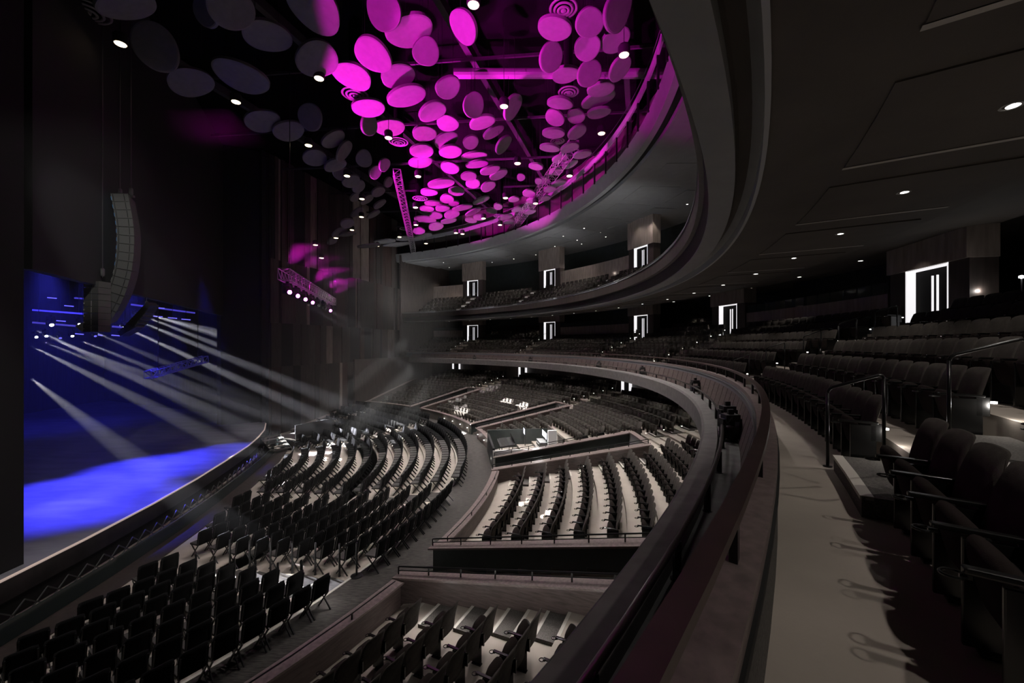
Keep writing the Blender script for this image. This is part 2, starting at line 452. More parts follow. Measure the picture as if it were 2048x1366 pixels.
# unseen point lights added to brighten the aisle floor beside the two nearest stairs
for a in CA[:2]:
    for k in range(0, 7):
        p = pt(CH_R[k] - .1, a - .026, chair_z(k) + .38); point(p, 7.0, (1, .96, .91), .03)
def stall_z(r): return -6.6 + .184 * (r - 26.4)
VOM = [(-.393, -.335), (-.03, .05), (.354, .412), (.785, .842)]
BLK = [(-.80, -.393), (-.335, -.03), (.05, .354), (.412, .785), (.842, 1.10)]
SR = [27.35 + .93 * k for k in range(14)]
for a, b in BLK:
    mb = MB(); p = [(26.3, ZC - .5), (26.3, stall_z(26.4))]
    for k, r in enumerate(SR):
        z = stall_z(r)
        p += [(r - .45, z), (r + .48, z)]
    p += [(SR[-1] + .48, ZC - .5)]
    mb.sweep(p, a, b, rel='R'); mb.struct('floor_stalls', 'concrete')
for bi_, (a, b) in enumerate(BLK[:3]):            # carpeted steps with pale edges at the ends of the seat rows
    for e0, e1 in ((b - .036, b - .006), (a + .006, a + .034)):
        if bi_ == 0 and e0 < -.6: continue
        for k in range(12):
            z = stall_z(SR[k]); r0 = SR[k] - .45
            if bi_ == 2 and e0 < .2 and r0 < 30.6: continue
            MB().sweep([(r0 + .45, z), (r0 + .45, z + .085), (r0 + .93, z + .085), (r0 + .93, z)], e0, e1, rel='R').struct('floor_seat_step', 'carpet')
            MB().sweep([(r0 + .44, z + .07), (r0 + .44, z + .092), (r0 + .51, z + .092), (r0 + .51, z + .07)], e0, e1, rel='R').struct('trim_step_nosing', 'nosing')
            MB().sweep([(r0 - .01, z - .02), (r0 - .01, z + .006), (r0 + .06, z + .006), (r0 + .06, z - .02)], e0, e1, rel='R').struct('trim_step_nosing', 'nosing')
for a, b in VOM:                                  # walls of the entrances that cut into the stalls
    for t, s in ((a, -1), (b, 1)):
        th = .0055
        q0, q1 = (t - th, t) if s < 0 else (t, t + th)
        def quad(r0, z0a, z1a, r1, z0b, z1b, wa=q0, wb=q1):
            P = [pt(r0, wa, z0a), pt(r0, wb, z0a), pt(r1, wb, z0b), pt(r1, wa, z0b), pt(r0, wa, z1a), pt(r0, wb, z1a), pt(r1, wb, z1b), pt(r1, wa, z1b)]
            return MB().add(P, ((0, 3, 2, 1), (4, 5, 6, 7), (0, 1, 5, 4), (1, 2, 6, 5), (2, 3, 7, 6), (3, 0, 4, 7)))
        zt0 = stall_z(26.2) + .66; zt1 = stall_z(33.3) + .62
        quad(26.15, ZC - 1.5, zt0, 33.4, ZC - 1.5, zt1).struct('wall_entrance', 'wood' if s < 0 else 'panel_green')
        quad(26.05, zt0, zt0 + .05, 33.5, zt1, zt1 + .05, q0 - .005, q1 + .005).struct('trim_entrance_cap', 'wood_cap')
        tm = (q0 + q1) / 2 - s * .0
        g = empty('guard_rail', pt(26.2, tm, zt0)); g0 = Vector(g.location)
        pts = [Vector(pt(26.1 + 7.3 * i / 8, tm, zt0 + (zt1 - zt0) * i / 8 + .05)) for i in range(9)]
        for q in pts: MB().bar(q - g0, q - g0 + Vector((0, 0, .20)), .035, .035).build('post', 'metal_black', g)
        up = [q - g0 + Vector((0, 0, .20)) for q in pts]; MB().tube(up, .02, 6).build('top_bar', 'metal_black', g)
        MB().tube([q - Vector((0, 0, .10)) for q in up], .012, 6).build('lower_bar', 'metal_black', g)
        name = {0: 'nearest', 1: 'second', 2: 'third', 3: 'farthest'}[VOM.index((a, b))]
        tag(g, 'low black rail on the %s wall of the %s entrance cut into the stalls' % ('near' if s < 0 else 'far', name), 'railing')
    MB().sweep([(33.3, ZC - 1.5), (33.3, stall_z(33.3) + .62), (33.5, stall_z(33.3) + .62), (33.5, ZC - 1.5)], a, b, rel='R').struct('wall_entrance_end', 'plaster_grey')
    MB().sweep([(33.25, stall_z(33.3) + .62), (33.25, stall_z(33.3) + .67), (33.55, stall_z(33.3) + .67), (33.55, stall_z(33.3) + .62)], a, b, rel='R').struct('trim_entrance_end_cap', 'wood_cap')
    MB().sweep([(27.0, ZC - .02), (27, ZC), (33.3, ZC - 1.4), (33.3, ZC - 1.45)], a, b, rel='R').struct('floor_entrance_ramp', 'aisle_carpet')
    # stair beyond the entrance up to the rear doors
    p = [(33.5, stall_z(33.3))]
    for k in range(14):
        r = 33.5 + .48 * k
        p += [(r, stall_z(r) + .05), (r + .48, stall_z(r) + .05)]
    p += [(SR[-1] + .5, ZC - .5), (33.5, ZC - .5)]
    MB().sweep(p, a, b, rel='R').struct('floor_rear_stair', 'concrete')
for i, (a, b) in enumerate(BLK):                  # low wooden parapet between the cross aisle and each block
    z = stall_z(26.3) + .62
    if i == 2: a = .205
    MB().sweep([(26.15, ZC - .3), (26.15, z), (26.35, z), (26.35, ZC - .3)], a + .012, b - .012, rel='R').struct('wall_stalls_front', 'wood' if i != 3 else 'plaster_dark')
    MB().sweep([(26.08, z), (26.08, z + .05), (26.42, z + .05), (26.42, z)], a + .01, b - .01, rel='R').struct('trim_stalls_cap', 'wood_cap')
    g = empty('guard_rail', pt(26.3, (a + b) / 2, z)); g0 = Vector(g.location)
    n = 7
    ps = [Vector(pt(26.35, a + .02 + (b - a - .04) * j / n, z + .05)) - g0 for j in range(n + 1)]
    for q in ps[::2]: MB().bar(q, q + Vector((0, 0, .13)), .03, .03).build('post', 'metal_black', g)
    MB().tube([q + Vector((0, 0, .13)) for q in ps], .015, 6).build('top_bar', 'metal_black', g)
    tag(g, 'thin black rail on the wooden parapet of the %s stalls block along the cross aisle' % ['nearest', 'second', 'middle', 'fourth', 'farthest'][i], 'railing')
MB().sweep([(40.0, -4.6), (40.0, -1.2), (40.3, -1.2), (40.3, -4.6)], -.9, T1, rel='R').struct('wall_stalls_rear', 'wood_dark')
# far boundary wall of the stalls
FW = [(un(585, 860, -6.85), -6.85), (un(650, 833, -6.6), -6.6), (un(700, 813, -6.35), -6.35), (un(740, 801, -6.1), -6.1), (un(800, 772, -4.95), -4.95), (un(840, 752, -4.2), -4.2)]
mb = MB(); mc = MB()
for (p0, z0), (p1, z1) in zip(FW, FW[1:]):
    a = Vector((p0[0], p0[1], 0)); b = Vector((p1[0], p1[1], 0)); n = Vector((-(b - a).y, (b - a).x, 0)).normalized() * .12
    for B_, lo0, lo1, h0, h1, w in ((mb, ZF - .1, ZF - .1, z0, z1, 1), (mc, z0, z1, z0 + .05, z1 + .05, 1.6)):
        P = [(*(a - n * w).xy, lo0), (*(a + n * w).xy, lo0), (*(b + n * w).xy, lo1), (*(b - n * w).xy, lo1), (*(a - n * w).xy, h0), (*(a + n * w).xy, h0), (*(b + n * w).xy, h1), (*(b - n * w).xy, h1)]
        B_.add(P, ((0, 3, 2, 1), (4, 5, 6, 7), (0, 1, 5, 4), (1, 2, 6, 5), (2, 3, 7, 6), (3, 0, 4, 7)))
mb.struct('wall_far_parapet', 'wood'); mc.struct('trim_far_parapet_cap', 'wood_cap')

# ------------------------------------------------------------------ far side wall of vertical timber boards
WA, WB = Vector((-19.9, 34.6, 0)), Vector((-14.4, 54.6, 0))
wdir = (WB - WA).normalized(); wn = Vector((wdir.y, -wdir.x, 0)); wl = (WB - WA).length
cols = {k: MB() for k in ('wood_dark', 'wood_mid', 'wood_red', 'wood_light', 'black_wall')}
rng = random.Random(3)
for (z0, z1, u0) in ((-7.6, -1.9, 0), (-1.9, 1.75, .2), (1.75, 7.0, 0), (7.0, 15.5, .3)):
    u = 0
    while u < wl:
        w = rng.choice((.35, .5, .7, .9, 1.3))
        w = min(w, wl - u)
        m_ = rng.choice(('wood_dark', 'wood_dark', 'black_wall', 'wood_mid', 'wood_red', 'wood_mid', 'wood_light'))
        dz = rng.uniform(-.5, .5) if z0 > -7 else 0
        dep = rng.uniform(.1, .3)
        c = WA + wdir * (u + w / 2) + wn * (dep / 2)
        cols[m_].box((c.x, c.y, (z0 + z1) / 2), (w * .985, dep, z1 - z0), rz=math.atan2(wdir.y, wdir.x))
        u += w
for m_, b_ in cols.items():
    b_.struct('wall_timber_' + m_.replace('wood_', '').replace('_wall', ''), m_)
c = (WA + WB) / 2 - wn * .15
MB().box((c.x, c.y, 4), (wl + 1, .2, 24), rz=math.atan2(wdir.y, wdir.x)).struct('wall_far', 'black_wall')
# end walls of the balconies
a = Vector(pt(34.4, T1)); b = Vector(pt(46.2, T1)); c = (a + b) / 2; an = math.atan2(b.y - a.y, b.x - a.x)
MB().box((c.x, c.y, 2.8), ((b - a).length, .2, 16.5), rz=an).struct('wall_balcony_end', 'wood_mid')
a = Vector(pt(25, 1.13)); b = Vector(pt(40.3, 1.155)); c = (a + b) / 2; an = math.atan2(b.y - a.y, b.x - a.x)
MB().box((c.x, c.y + .3, -4.6), ((b - a).length, .2, 6), rz=an).struct('wall_stalls_end', 'wood_mid')
a = Vector(pt(34.4, T0)); b = Vector(pt(46.2, T0)); c = (a + b) / 2; an = math.atan2(b.y - a.y, b.x - a.x)
MB().box((c.x, c.y, 2.8), ((b - a).length, .2, 20), rz=an).struct('wall_near_end', 'wood_dark')
# proscenium
PN, PF = Vector((-14.25, 12.45, 0)), Vector((-22.7, 33.2, 0))
def wallseg(name, a, b, z0, z1, m, th=.3):
    a = Vector(a); b = Vector(b); c = (a + b) / 2
    return MB().box((c.x, c.y, (z0 + z1) / 2), ((b - a).length, th, z1 - z0), rz=math.atan2((b - a).y, (b - a).x)).struct(name, m)
n_ = (PF - PN).normalized(); pn_ = Vector((n_.y, -n_.x, 0))
wallseg('wall_proscenium_near', PN - n_ * .3, (-13.6, -12, 0), -7.5, 15.5, 'black_wall')
wallseg('wall_proscenium_far', PF, WA + Vector((.2, .2, 0)), -7.5, 15.5, 'black_wall')
wallseg('wall_proscenium_head', PN, PF, 2.2, 15.5, 'black_wall')
wallseg('wall_near_side', (-13.6, -12, 0), pt(46.2, T0), -7.5, 15.5, 'black_wall')
wallseg('wall_stage_back', (-38, 8, 0), (-46, 48, 0), -7, 9, 'curtain')
wallseg('wall_stage_far', PF - pn_ * .4 + n_ * 5, (-46, 48, 0), -7, 9, 'curtain')
wallseg('wall_stage_near', PN - n_ * 3 - pn_ * .2, (-38, 8, 0), -7, 9, 'curtain')
MB().prism([(-14.8, 12.6), (-22.9, 33.2), (-24, 41), (-46, 48), (-38, 8)], 9.0, 9.2).struct('ceiling_stage', 'black')
MB().box((-8, 22, 15.7), (64, 90, .2)).struct('ceiling_roof', 'deck')
# stage floor and front
ol = [(x, y) for x, y in LIP] + [(-24, 41), (-46, 48), (-40, 3)]
MB().prism(ol, -6.42, -6.3).struct('floor_stage', 'stage_floor')
def ribbon(off0, off1, z0, z1, pts=LIP):
    mb = MB(); n = len(pts); V = [Vector((x, y, 0)) for x, y in pts]; P = []
    for i, p in enumerate(V):
        d = (V[min(i + 1, n - 1)] - V[max(i - 1, 0)]).normalized(); nn = Vector((d.y, -d.x, 0))
        P += [(*(p + nn * off0).xy, z0), (*(p + nn * off1).xy, z0), (*(p + nn * off1).xy, z1), (*(p + nn * off0).xy, z1)]
    fs = [(i * 4 + k, (i + 1) * 4 + k, (i + 1) * 4 + (k + 1) % 4, i * 4 + (k + 1) % 4) for i in range(n - 1) for k in range(4)] + [(0, 1, 2, 3), tuple((n - 1) * 4 + k for k in (3, 2, 1, 0))]
    return mb.add(P, fs)
ribbon(-.01, .05, -6.33, -6.28).struct('trim_stage_edge', 'gold_glow')
ribbon(0, .06, -6.9, -6.34).struct('wall_stage_front', 'stage_edge')
ribbon(-.2, -.1, -7.5, -6.9).struct('wall_stage_recess', 'black')
ribbon(.9, .96, -7.45, -6.95).struct('wall_pit_fence', 'glass')
ribbon(.1, 1.7, -7.5, -7.46).struct('floor_pit_strip', 'wood_dark')
mb = MB()
for i in range(44):                               # scaffold bracing under the stage lip
    y = 6 + i * .62
    x = lipx(y) + .35
    mb.bar((x, y, -7.45), (lipx(y + .62) + .35, y + .62, -6.95), .03, .03)
    mb.bar((x, y, -6.95), (lipx(y + .62) + .35, y + .62, -7.45), .03, .03)
mb.struct('trim_stage_bracing', 'metal_grey')
ls = empty('loading_steps', (-17.2, 30.0, -7.5), math.radians(-28))
for k in range(5):
    MB().box((.25 + .28 * k, 0, 1.05 - .21 * k), (.27, 1.4, .05)).build('tread', 'nosing' if k % 2 else 'carpet', ls)
for s in (-.72, .72):
    MB().add([(0, s, 0), (1.5, s, 0), (1.5, s, .2), (0, s, 1.1), (0, s + .04, 0), (1.5, s + .04, 0), (1.5, s + .04, .2), (0, s + .04, 1.1)],
             ((0, 1, 2, 3), (7, 6, 5, 4), (0, 4, 5, 1), (1, 5, 6, 2), (2, 6, 7, 3), (3, 7, 4, 0))).build('side_panel', 'black', ls)
tag(ls, 'small flight of steps leading from the orchestra floor up to the far stage front', 'steps')
# platform beside the steps
pl = empty('platform', (-17.0, 33.2, -7.5), math.radians(-25))
MB().box((1.1, 0, .55), (2.3, 3.4, .06)).build('deck', 'carpet', pl)
for x, y in ((.1, -1.5), (2.1, -1.5), (.1, 1.5), (2.1, 1.5)):
    MB().bar((x, y, 0), (x, y, .54), .05, .05).build('leg', 'metal_black', pl)
MB().box((2.2, 0, 1.1), (.05, 3.3, 1.0)).build('side_panel', 'black_wall', pl)
tag(pl, 'carpeted platform with a dark side panel between the stage front and far chairs', 'platform')

# ================================================================== door portals
WHICH = ['nearest', 'second', 'third', 'fourth', 'farthest']
def portal(t, zf, zc, level, idx, lit):
    g = empty('door_portal', pt(WALLR, t, zf), t)
    # local x points outward (away from the centre), y along the wall
    hh = zc - zf
    D = 2.1
    for s in (-1, 1): MB().box((.25, s * 1.25, hh / 2), (.7, .72, hh)).build('side_wall', 'wood_mid' if s < 0 else 'wood_dark', g)
    MB().box((.2, 0, (hh + D) / 2), (.8, 3.3, hh - D)).build('head_panel', 'wood_light', g)
    MB().box((.22, 0, D / 2), (.06, 1.7, D)).build('door_leaf', 'door_leaf', g)
    for s in (-1, 1):
        MB().box((.04, s * .86, D / 2), (.26, .08, D)).build('lit_jamb', 'door_glow', g)['label'] = 'glowing white door jamb'
        MB().box((.17, s * .10, D / 2 - .05), (.05, .035, D * .8)).build('pull_handle', 'door_glow', g)
    MB().box((.04, 0, D + .0), (.26, 1.80, .08)).build('lit_head', 'door_glow', g)
    tag(g, 'doorway with glowing white frame, %s one at the back of the %s balcony' % (WHICH[idx], level), 'doorway')
    q = pt(WALLR - 1.0, t, zc - .12)
    if lit:
        spot(q, pt(WALLR - .2, t, zc - 3), lit * 22, (1, .93, .85), 80, .8, .05)
    e = MB().lathe([(.05, 0), (.07, .0), (.07, .02)], (0, 0, 0), 12).build('wall_washer', 'lamp_small'); e.location = q
    tag(e, 'small wall washer in the ceiling over the %s door of the %s balcony' % (WHICH[idx], level), 'ceiling light')
for i, t in enumerate(DOORS):
    portal(t, .35, 3.38, 'lower', i, 14)
    if i >= 2: portal(t, 6.2, 10.78, 'upper', i, 16)
# pale low walls of the boxes between the doors
LOW = [(DOORS[0] + .045, DOORS[1] - .04), (DOORS[2] + .035, DOORS[3] - .035), (DOORS[4] + .03, 1.165)]
for j, (a, b) in enumerate(LOW):
    MB().sweep([(41, .3), (41, 1.82), (41.15, 1.82), (41.15, .3)], a, b, rel='R').struct('wall_box_front', 'wood_light')
    MB().sweep([(41.02, 1.84), (41.02, 2.25), (41.06, 2.25), (41.06, 1.84)], a, b, rel='R').struct('trim_box_glass', 'glass')
    MB().sweep([(41.0, 1.0), (46, 1.0), (46, .9), (41.0, .9)], a, b, rel='R').struct('floor_box', 'plaster_dark')
    MB().sweep([(44, .9), (44, 3.6), (44.2, 3.6), (44.2, .9)], a, b, rel='R').struct('wall_box_rear', 'panel_green')
    if j: MB().sweep([(41, 6.1), (41, 7.9), (41.2, 7.9), (41.2, 6.1)], a, b, rel='R').struct('wall_box_front', 'wood_light')
for t in (.02, .08, .14, .30, .36, .42):
    spot(pt(43.2, t, 3.3), pt(44.0, t, 1.4), 60, (1, .93, .85), 50, .6, .04)
for t in (1.13, 1.165):
    for z in (-1.4, 2.9, 9.9):
        r = 37.2 if t == 1.165 else 39.6
        spot(pt(r, 1.145, z), pt(r, 1.18, z - 2.5), 12, (1, .9, .82), 80, .8, .04)

# ================================================================== recessed downlights
dl_mesh = MB().lathe([(.0, .012), (.062, .012), (.062, 0), (.085, 0), (.085, .03), (0, .03)][:5], n=20).mesh('downlight', 'soffit_edge')
dl_lens = MB().lathe([(.01, 0), (.062, .004), (.062, .012)], n=20).mesh('lens', 'lamp_white')
def downlight(p, label, energy, deg=95, group=None, lens=dl_lens, scale=1.3):
    o = bpy.data.objects.new('downlight', dl_mesh); COL.objects.link(o); o.location = p; o.scale = (scale,) * 3
    l = bpy.data.objects.new('lens', lens); COL.objects.link(l); l.parent = o
    tag(o, label, 'ceiling light', group)
    if energy: spot((p[0], p[1], p[2] - .02), (p[0], p[1], p[2] - 5), energy, (1, .92, .84), deg, .5, .045)
t = -.80; i = 0
while t < 1.12:
    vis = proj(bp(2.55, t, 2.87))
    on = 0 < vis[0] < 2100 and vis[1] > 0
    if on or t < -.4:
        if t < -.4: downlight(bp(2.5, t, 2.865), 'round downlight in the lower soffit, %s along the front line from the camera' % ORD[i], 140, group='front downlights of the soffit')
        else: downlight(bp(2.5, t, 2.865), 'round downlight in the lower soffit, %s along the front line from the camera' % ORD[i], 130 if t > -.3 else 90, group='front downlights of the soffit')
        i += 1
    t += .088
t = -.50; i = 0
while t < 1.12:
    downlight(bp(6.4, t, 3.30), 'round downlight in the lower soffit, %s along the rear line near the doors' % ORD[i], 110 if i % 2 else 0, group='rear downlights of the soffit')
    t += .10; i += 1
for j, (d, z) in enumerate(((2.4, 10.40), (5.2, 10.63), (7.0, 10.72))):
    t = .05 + .03 * j; i = 0
    while t < 1.14:
        p = bp(d, t, z)
        downlight(p, 'tiny downlight in the grey upper ceiling, %s in the %s line from the ring' % (ORD[i], ORD[j]), 420 if i % 3 == 0 else 0, group='downlights of the upper ceiling', scale=1.1)
        t += .085; i += 1

# ================================================================== seats
def seat_parts():
    """origin on the floor under the back, +y towards the stage"""
    P = {}
    bk = MB()
    n = 9; m = 7; V = []
    for side in (0, 1):
        for i in range(m + 1):
            v = i / m
            for k in range(n + 1):
                u = k / n * 2 - 1
                wv = .278 * (1 - .10 * max(0, v - .75) ** 1 / .25 * (abs(u) > 0))
                top = .94 - .035 * abs(u) ** 4
                z = .34 + (top - .34) * v
                y = -.02 - .13 * v + .02 * math.sin(v * 3.1)
                cur = .028 * abs(u) ** 2.2
                if side == 0: yy = y + .045 * (1 - abs(u) ** 6) * (1 - abs(v * 2 - 1) ** 8) + cur
                else: yy = y - .022 * (1 - abs(u) ** 6) + cur
                V.append((u * wv, yy, z))
    f = []
    N = (n + 1) * (m + 1)
    for i in range(m):
        for k in range(n):
            a = i * (n + 1) + k
            f.append((a, a + 1, a + n + 2, a + n + 1)); f.append((N + a, N + a + n + 1, N + a + n + 2, N + a + 1))
    for k in range(n):
        f.append((k + 1, k, N + k, N + k + 1)); a = m * (n + 1) + k; f.append((a, a + 1, N + a + 1, N + a))
    for i in range(m):
        a = i * (n + 1); f.append((a, a + n + 1, N + a + n + 1, N + a)); a += n; f.append((a + n + 1, a, N + a, N + a + n + 1))
    P['backrest'] = MB().add(V, f).mesh('backrest', 'fabric_brown', smooth=True)
    st = MB(); V = []; n = 10; m = 8            # tipped-up cushion
    for i in range(m + 1):
        v = i / m; a = v * 2 - 1
        for k in range(n):
            b = 2 * math.pi * k / n
            sx = .25 * math.copysign(abs(math.cos(b)) ** .6, math.cos(b)) * (1 - abs(a) ** 5 * .35)
            sy = .075 * math.copysign(abs(math.sin(b)) ** .8, math.sin(b)) * (1 - abs(a) ** 4 * .6)
            V.append((sx, .10 + sy + .04 * v + .05 * v * v, .27 + .38 * v))
    f = [(i * n + k, i * n + (k + 1) % n, (i + 1) * n + (k + 1) % n, (i + 1) * n + k) for i in range(m) for k in range(n)] + [tuple(range(n))[::-1], tuple(range(m * n, m * n + n))]
    P['seat'] = MB().add(V, f).mesh('seat', 'fabric_seat', smooth=True)
    P['seat_shell'] = MB().box((0, .045, .40), (.40, .02, .26), rx=-.1).mesh('seat_shell', 'plastic_black')
    s = MB().box((-.28, .09, .31), (.03, .26, .56)).box((-.28, .06, .012), (.08, .20, .024)).box((-.28, -.04, .50), (.03, .12, .22))
    P['pedestal'] = s.mesh('pedestal', 'plastic_black', bevel=.006)
    P['armrest'] = MB().box((-.28, .14, .625), (.055, .40, .028), rx=.03).mesh('armrest', 'plastic_black', bevel=.009)
    P['cup_holder'] = MB().ring(.042, .007, (-.28, .37, .60), 16, 6).box((-.28, .33, .60), (.02, .04, .02)).mesh('cup_holder', 'plastic_black', smooth=False)
    return P
SP = seat_parts()
def make_seat(name):
    r = empty(name, (0, 0, 0))
    for k in ('backrest', 'seat', 'pedestal', 'armrest'):
        o = bpy.data.objects.new(k, SP[k]); COL.objects.link(o); o.parent = r
        if k == 'seat':
            q = bpy.data.objects.new('seat_shell', SP['seat_shell']); COL.objects.link(q); q.parent = o
        if k == 'armrest':
            q = bpy.data.objects.new('cup_holder', SP['cup_holder']); COL.objects.link(q); q.parent = o
    r['category'] = 'seat'
    note(r)
    return r
seat0 = make_seat('theatre_seat'); seat_used = [False]
def lp(boxes):
    b = MB()
    for c, s_, rx in boxes: b.box(c, s_, rx=rx)
    return np.array(b.v, float), b.f
LOWSEAT = lp([((0, -.085, .66), (.50, .07, .50), .20), ((0, -.105, .90), (.44, .055, .06), .2), ((0, .14, .46), (.44, .20, .34), -.15), ((-.28, .06, .30), (.035, .12, .60), 0), ((-.28, .14, .625), (.05, .40, .03), 0)])
def make_chair_parts():
    P = {}
    bk = MB(); V = []; n = 6; m = 5
    for side in (0, 1):
        for i in range(m + 1):
            v = i / m
            for k in range(n + 1):
                u = k / n * 2 - 1
                w = .258 * (1 - .06 * (1 - v)) * (1 - .09 * (v > .99)); z = .43 + .52 * v - .02 * abs(u) ** 4 * v
                y = -.02 - .09 * v + .035 * u * u + (.018 if side == 0 else -.018) * (1 - abs(u) ** 8)
                V.append((u * w, y, z))
    f = []; N = (n + 1) * (m + 1)
    for i in range(m):
        for k in range(n):
            a = i * (n + 1) + k
            f.append((a, a + 1, a + n + 2, a + n + 1)); f.append((N + a, N + a + n + 1, N + a + n + 2, N + a + 1))
    for k in range(n):
        f.append((k + 1, k, N + k, N + k + 1)); a = m * (n + 1) + k; f.append((a, a + 1, N + a + 1, N + a))
    for i in range(m):
        a = i * (n + 1); f.append((a, a + n + 1, N + a + n + 1, N + a)); a += n; f.append((a + n + 1, a, N + a, N + a + n + 1))
    P['backrest'] = MB().add(V, f).mesh('backrest', 'chair_back', smooth=True)
    P['seat'] = MB().box((0, .20, .445), (.45, .40, .06)).mesh('seat', 'chair_pad', bevel=.02)
    for i, (x, a, b) in enumerate(((-.225, (.30, .0), (-.04, .45)), (.225, (.30, .0), (-.04, .45)), (-.235, (-.12, 0), (.30, .45)), (.235, (-.12, 0), (.30, .45)))):
        P['leg%d' % i] = MB().bar((x, a[0], 0), (x, b[0], b[1]), .022, .035).mesh('leg', 'metal_black')
    P['frame'] = MB().bar((-.235, -.02, .44), (-.225, -.10, .86), .022, .03).bar((.235, -.02, .44), (.225, -.10, .86), .022, .03).bar((-.235, 0, .42), (.235, 0, .42), .02, .02).mesh('back_frame', 'metal_black')
    return P
CP = make_chair_parts()
chair0 = empty('padded_chair', (0, 0, 0)); chair0['category'] = 'chair'
for k in ('backrest', 'seat', 'frame', 'leg0', 'leg1', 'leg2', 'leg3'):
    o = bpy.data.objects.new({'frame': 'back_frame'}.get(k, k.rstrip('0123')), CP[k]); COL.objects.link(o); o.parent = chair0
note(chair0); chair_used = [False]
LOWCHAIR = lp([((0, -.075, .69), (.50, .045, .52), .2), ((0, .20, .445), (.45, .40, .06), 0), ((-.23, .13, .22), (.025, .03, .46), .65), ((.23, .13, .22), (.025, .03, .46), .65), ((-.23, .09, .22), (.025, .03, .46), -.7), ((.23, .09, .22), (.025, .03, .46), -.7)])
def mass(name, places, base, m, label, cat):
    if not places: return
    V0, F0 = base; nv = len(V0); allv = np.empty((len(places) * nv, 3))
    for i, (p, rz) in enumerate(places):
        c, s = math.cos(rz), math.sin(rz)
        R = np.array(((c, -s, 0), (s, c, 0), (0, 0, 1)))
        allv[i * nv:(i + 1) * nv] = V0 @ R.T + np.array(p)
    F0 = np.array(F0)
    faces = (F0[None] + (np.arange(len(places)) * nv)[:, None, None]).reshape(-1, 4)
    me = bpy.data.meshes.new(name)
    me.vertices.add(len(allv)); me.vertices.foreach_set('co', allv.ravel())
    me.loops.add(faces.size); me.loops.foreach_set('vertex_index', faces.ravel())
    me.polygons.add(len(faces)); me.polygons.foreach_set('loop_start', np.arange(0, faces.size, 4)); me.polygons.foreach_set('loop_total', np.full(len(faces), 4))
    me.update(calc_edges=True); me.materials.append(MATS[m])
    o = bpy.data.objects.new(name, me); COL.objects.link(o)
    tag(o, label, cat, kind='stuff')
def rz_at(t): return t + math.pi / 2          # local +y towards the centre
AISW = .027
def block_spans(edges, a0, a1, w=AISW):
    cuts = [a0] + [x for e in edges for x in (e - w, e + w)] + [a1]
    return [(cuts[i], cuts[i + 1]) for i in range(0, len(cuts), 2)]
def inview(p, m=60):
    x, y = proj(p)
    return -m < x < 2048 + m and -m < y < 1366 + 3 * m and p[1] > .5
seats = []       # (distance, pos, theta, label)
BLN = ['nearest', 'second', 'third', 'fourth', 'fifth', 'sixth', 'last']
for k in range(NROW):
    for bi, (a, b) in enumerate(block_spans(AISLES, -.84, 1.165)):
        if bi == 0: b = -.505
        d = 1.05 + PITCH * k; r = M((a + b) / 2) + d
        n = max(1, int((b - a) * r / .545)); st = (b - a) / n
        for i in range(n):
            t = a + st * (i + .5); p = bp(d, t, row_z(k))
            if not inview((p[0], p[1], p[2] + .5), 150 if k < 2 else 60): continue
            seats.append((math.dist(p, (0, 0, 0)), p, t, ('lower', bi, k, i if bi else n - 1 - i)))
for bi, (a, b) in enumerate(UPBLK):
    for k in range(4):
        d0 = 7.75 + .95 * k
        n = int((b - a) * 44 / .56); st = (b - a) / n
        for i in range(n):
            t = a + st * (i + .5); p = bp(d0, t, .75 + .36 * k)
            if inview((p[0], p[1], p[2] + .5)): seats.append((math.dist(p, (0, 0, 0)), p, t, ('terrace', bi, k, i)))
for k in range(NROW):
    for bi, (a, b) in enumerate(block_spans([.47, .757, 1.0], -.1, 1.165, .018)):
        d = 1.0 + PITCH * k - .2; n = max(1, int((b - a) * 37 / .56)); st = (b - a) / n
        for i in range(n):
            t = a + st * (i + .5); p = bp(d, t, row_z2(k))
            q = (p[0], p[1], p[2] + .9)
            if inview(q) and not blocked(q, 2): seats.append((math.dist(p, (0, 0, 0)) + 100, p, t, ('upper', bi, k, i)))
for bi, (a, b) in enumerate(BLK):
    for k, r in enumerate(SR):
        a2, b2 = a + .034, b - (.044 if bi == 0 else .034)
        if k > 6: a2, b2 = a + (.0 if bi else 0) + .012, b - .012
        n = max(1, int((b2 - a2) * r / .545)); st = (b2 - a2) / n
        for i in range(n):
            t = a2 + st * (i + .5)
            if bi == 2 and t < .225 and r < 30.6: continue
            p = pt(r + .18, t, stall_z(r)); q = (p[0], p[1], p[2] + .9)
            if inview(q) and not blocked(q, 0): seats.append((math.dist(p, (0, 0, 0)) - (3 if bi < 2 else 0), p, t, ('stalls', bi, k, i)))
seats.sort(key=lambda s: s[0])
print('seats', len(seats))
def seat_label(w):
    kind, bi, k, i = w
    if kind == 'lower': return 'dark balcony seat, row %s from the ledge, %s seat along, in the %s block' % (ORD[k], ORD[min(i, 35)], BLN[bi])
    if kind == 'terrace': return 'dark seat beside the doors, %s raised row, %s seat along, %s upper block' % (ORD[k], ORD[min(i, 35)], BLN[bi])
    if kind == 'upper': return 'upper balcony seat, %s row, %s seat along, %s block' % (ORD[k], ORD[min(i, 35)], BLN[bi])
    return 'black stalls seat, %s row from the parapet, %s seat along, %s stalls block' % (ORD[k], ORD[min(i, 35)], BLN[bi])
rest = []
for n, (dist_, p, t, w) in enumerate(seats):
    if n < 300:
        if n == 0:
            seat0.location = p; seat0.rotation_euler = (0, 0, rz_at(t)); seat0['label'] = seat_label(w); seat0['group'] = 'fixed theatre seats'
        else: dup(seat0, p, rz_at(t), seat_label(w), 'fixed theatre seats')
    else: rest.append((p, rz_at(t)))
mass('theatre_seats', rest, LOWSEAT, 'fabric_brown', 'rows of identical dark tip-up seats filling the distant balconies and stalls', 'seats')
chairs = []
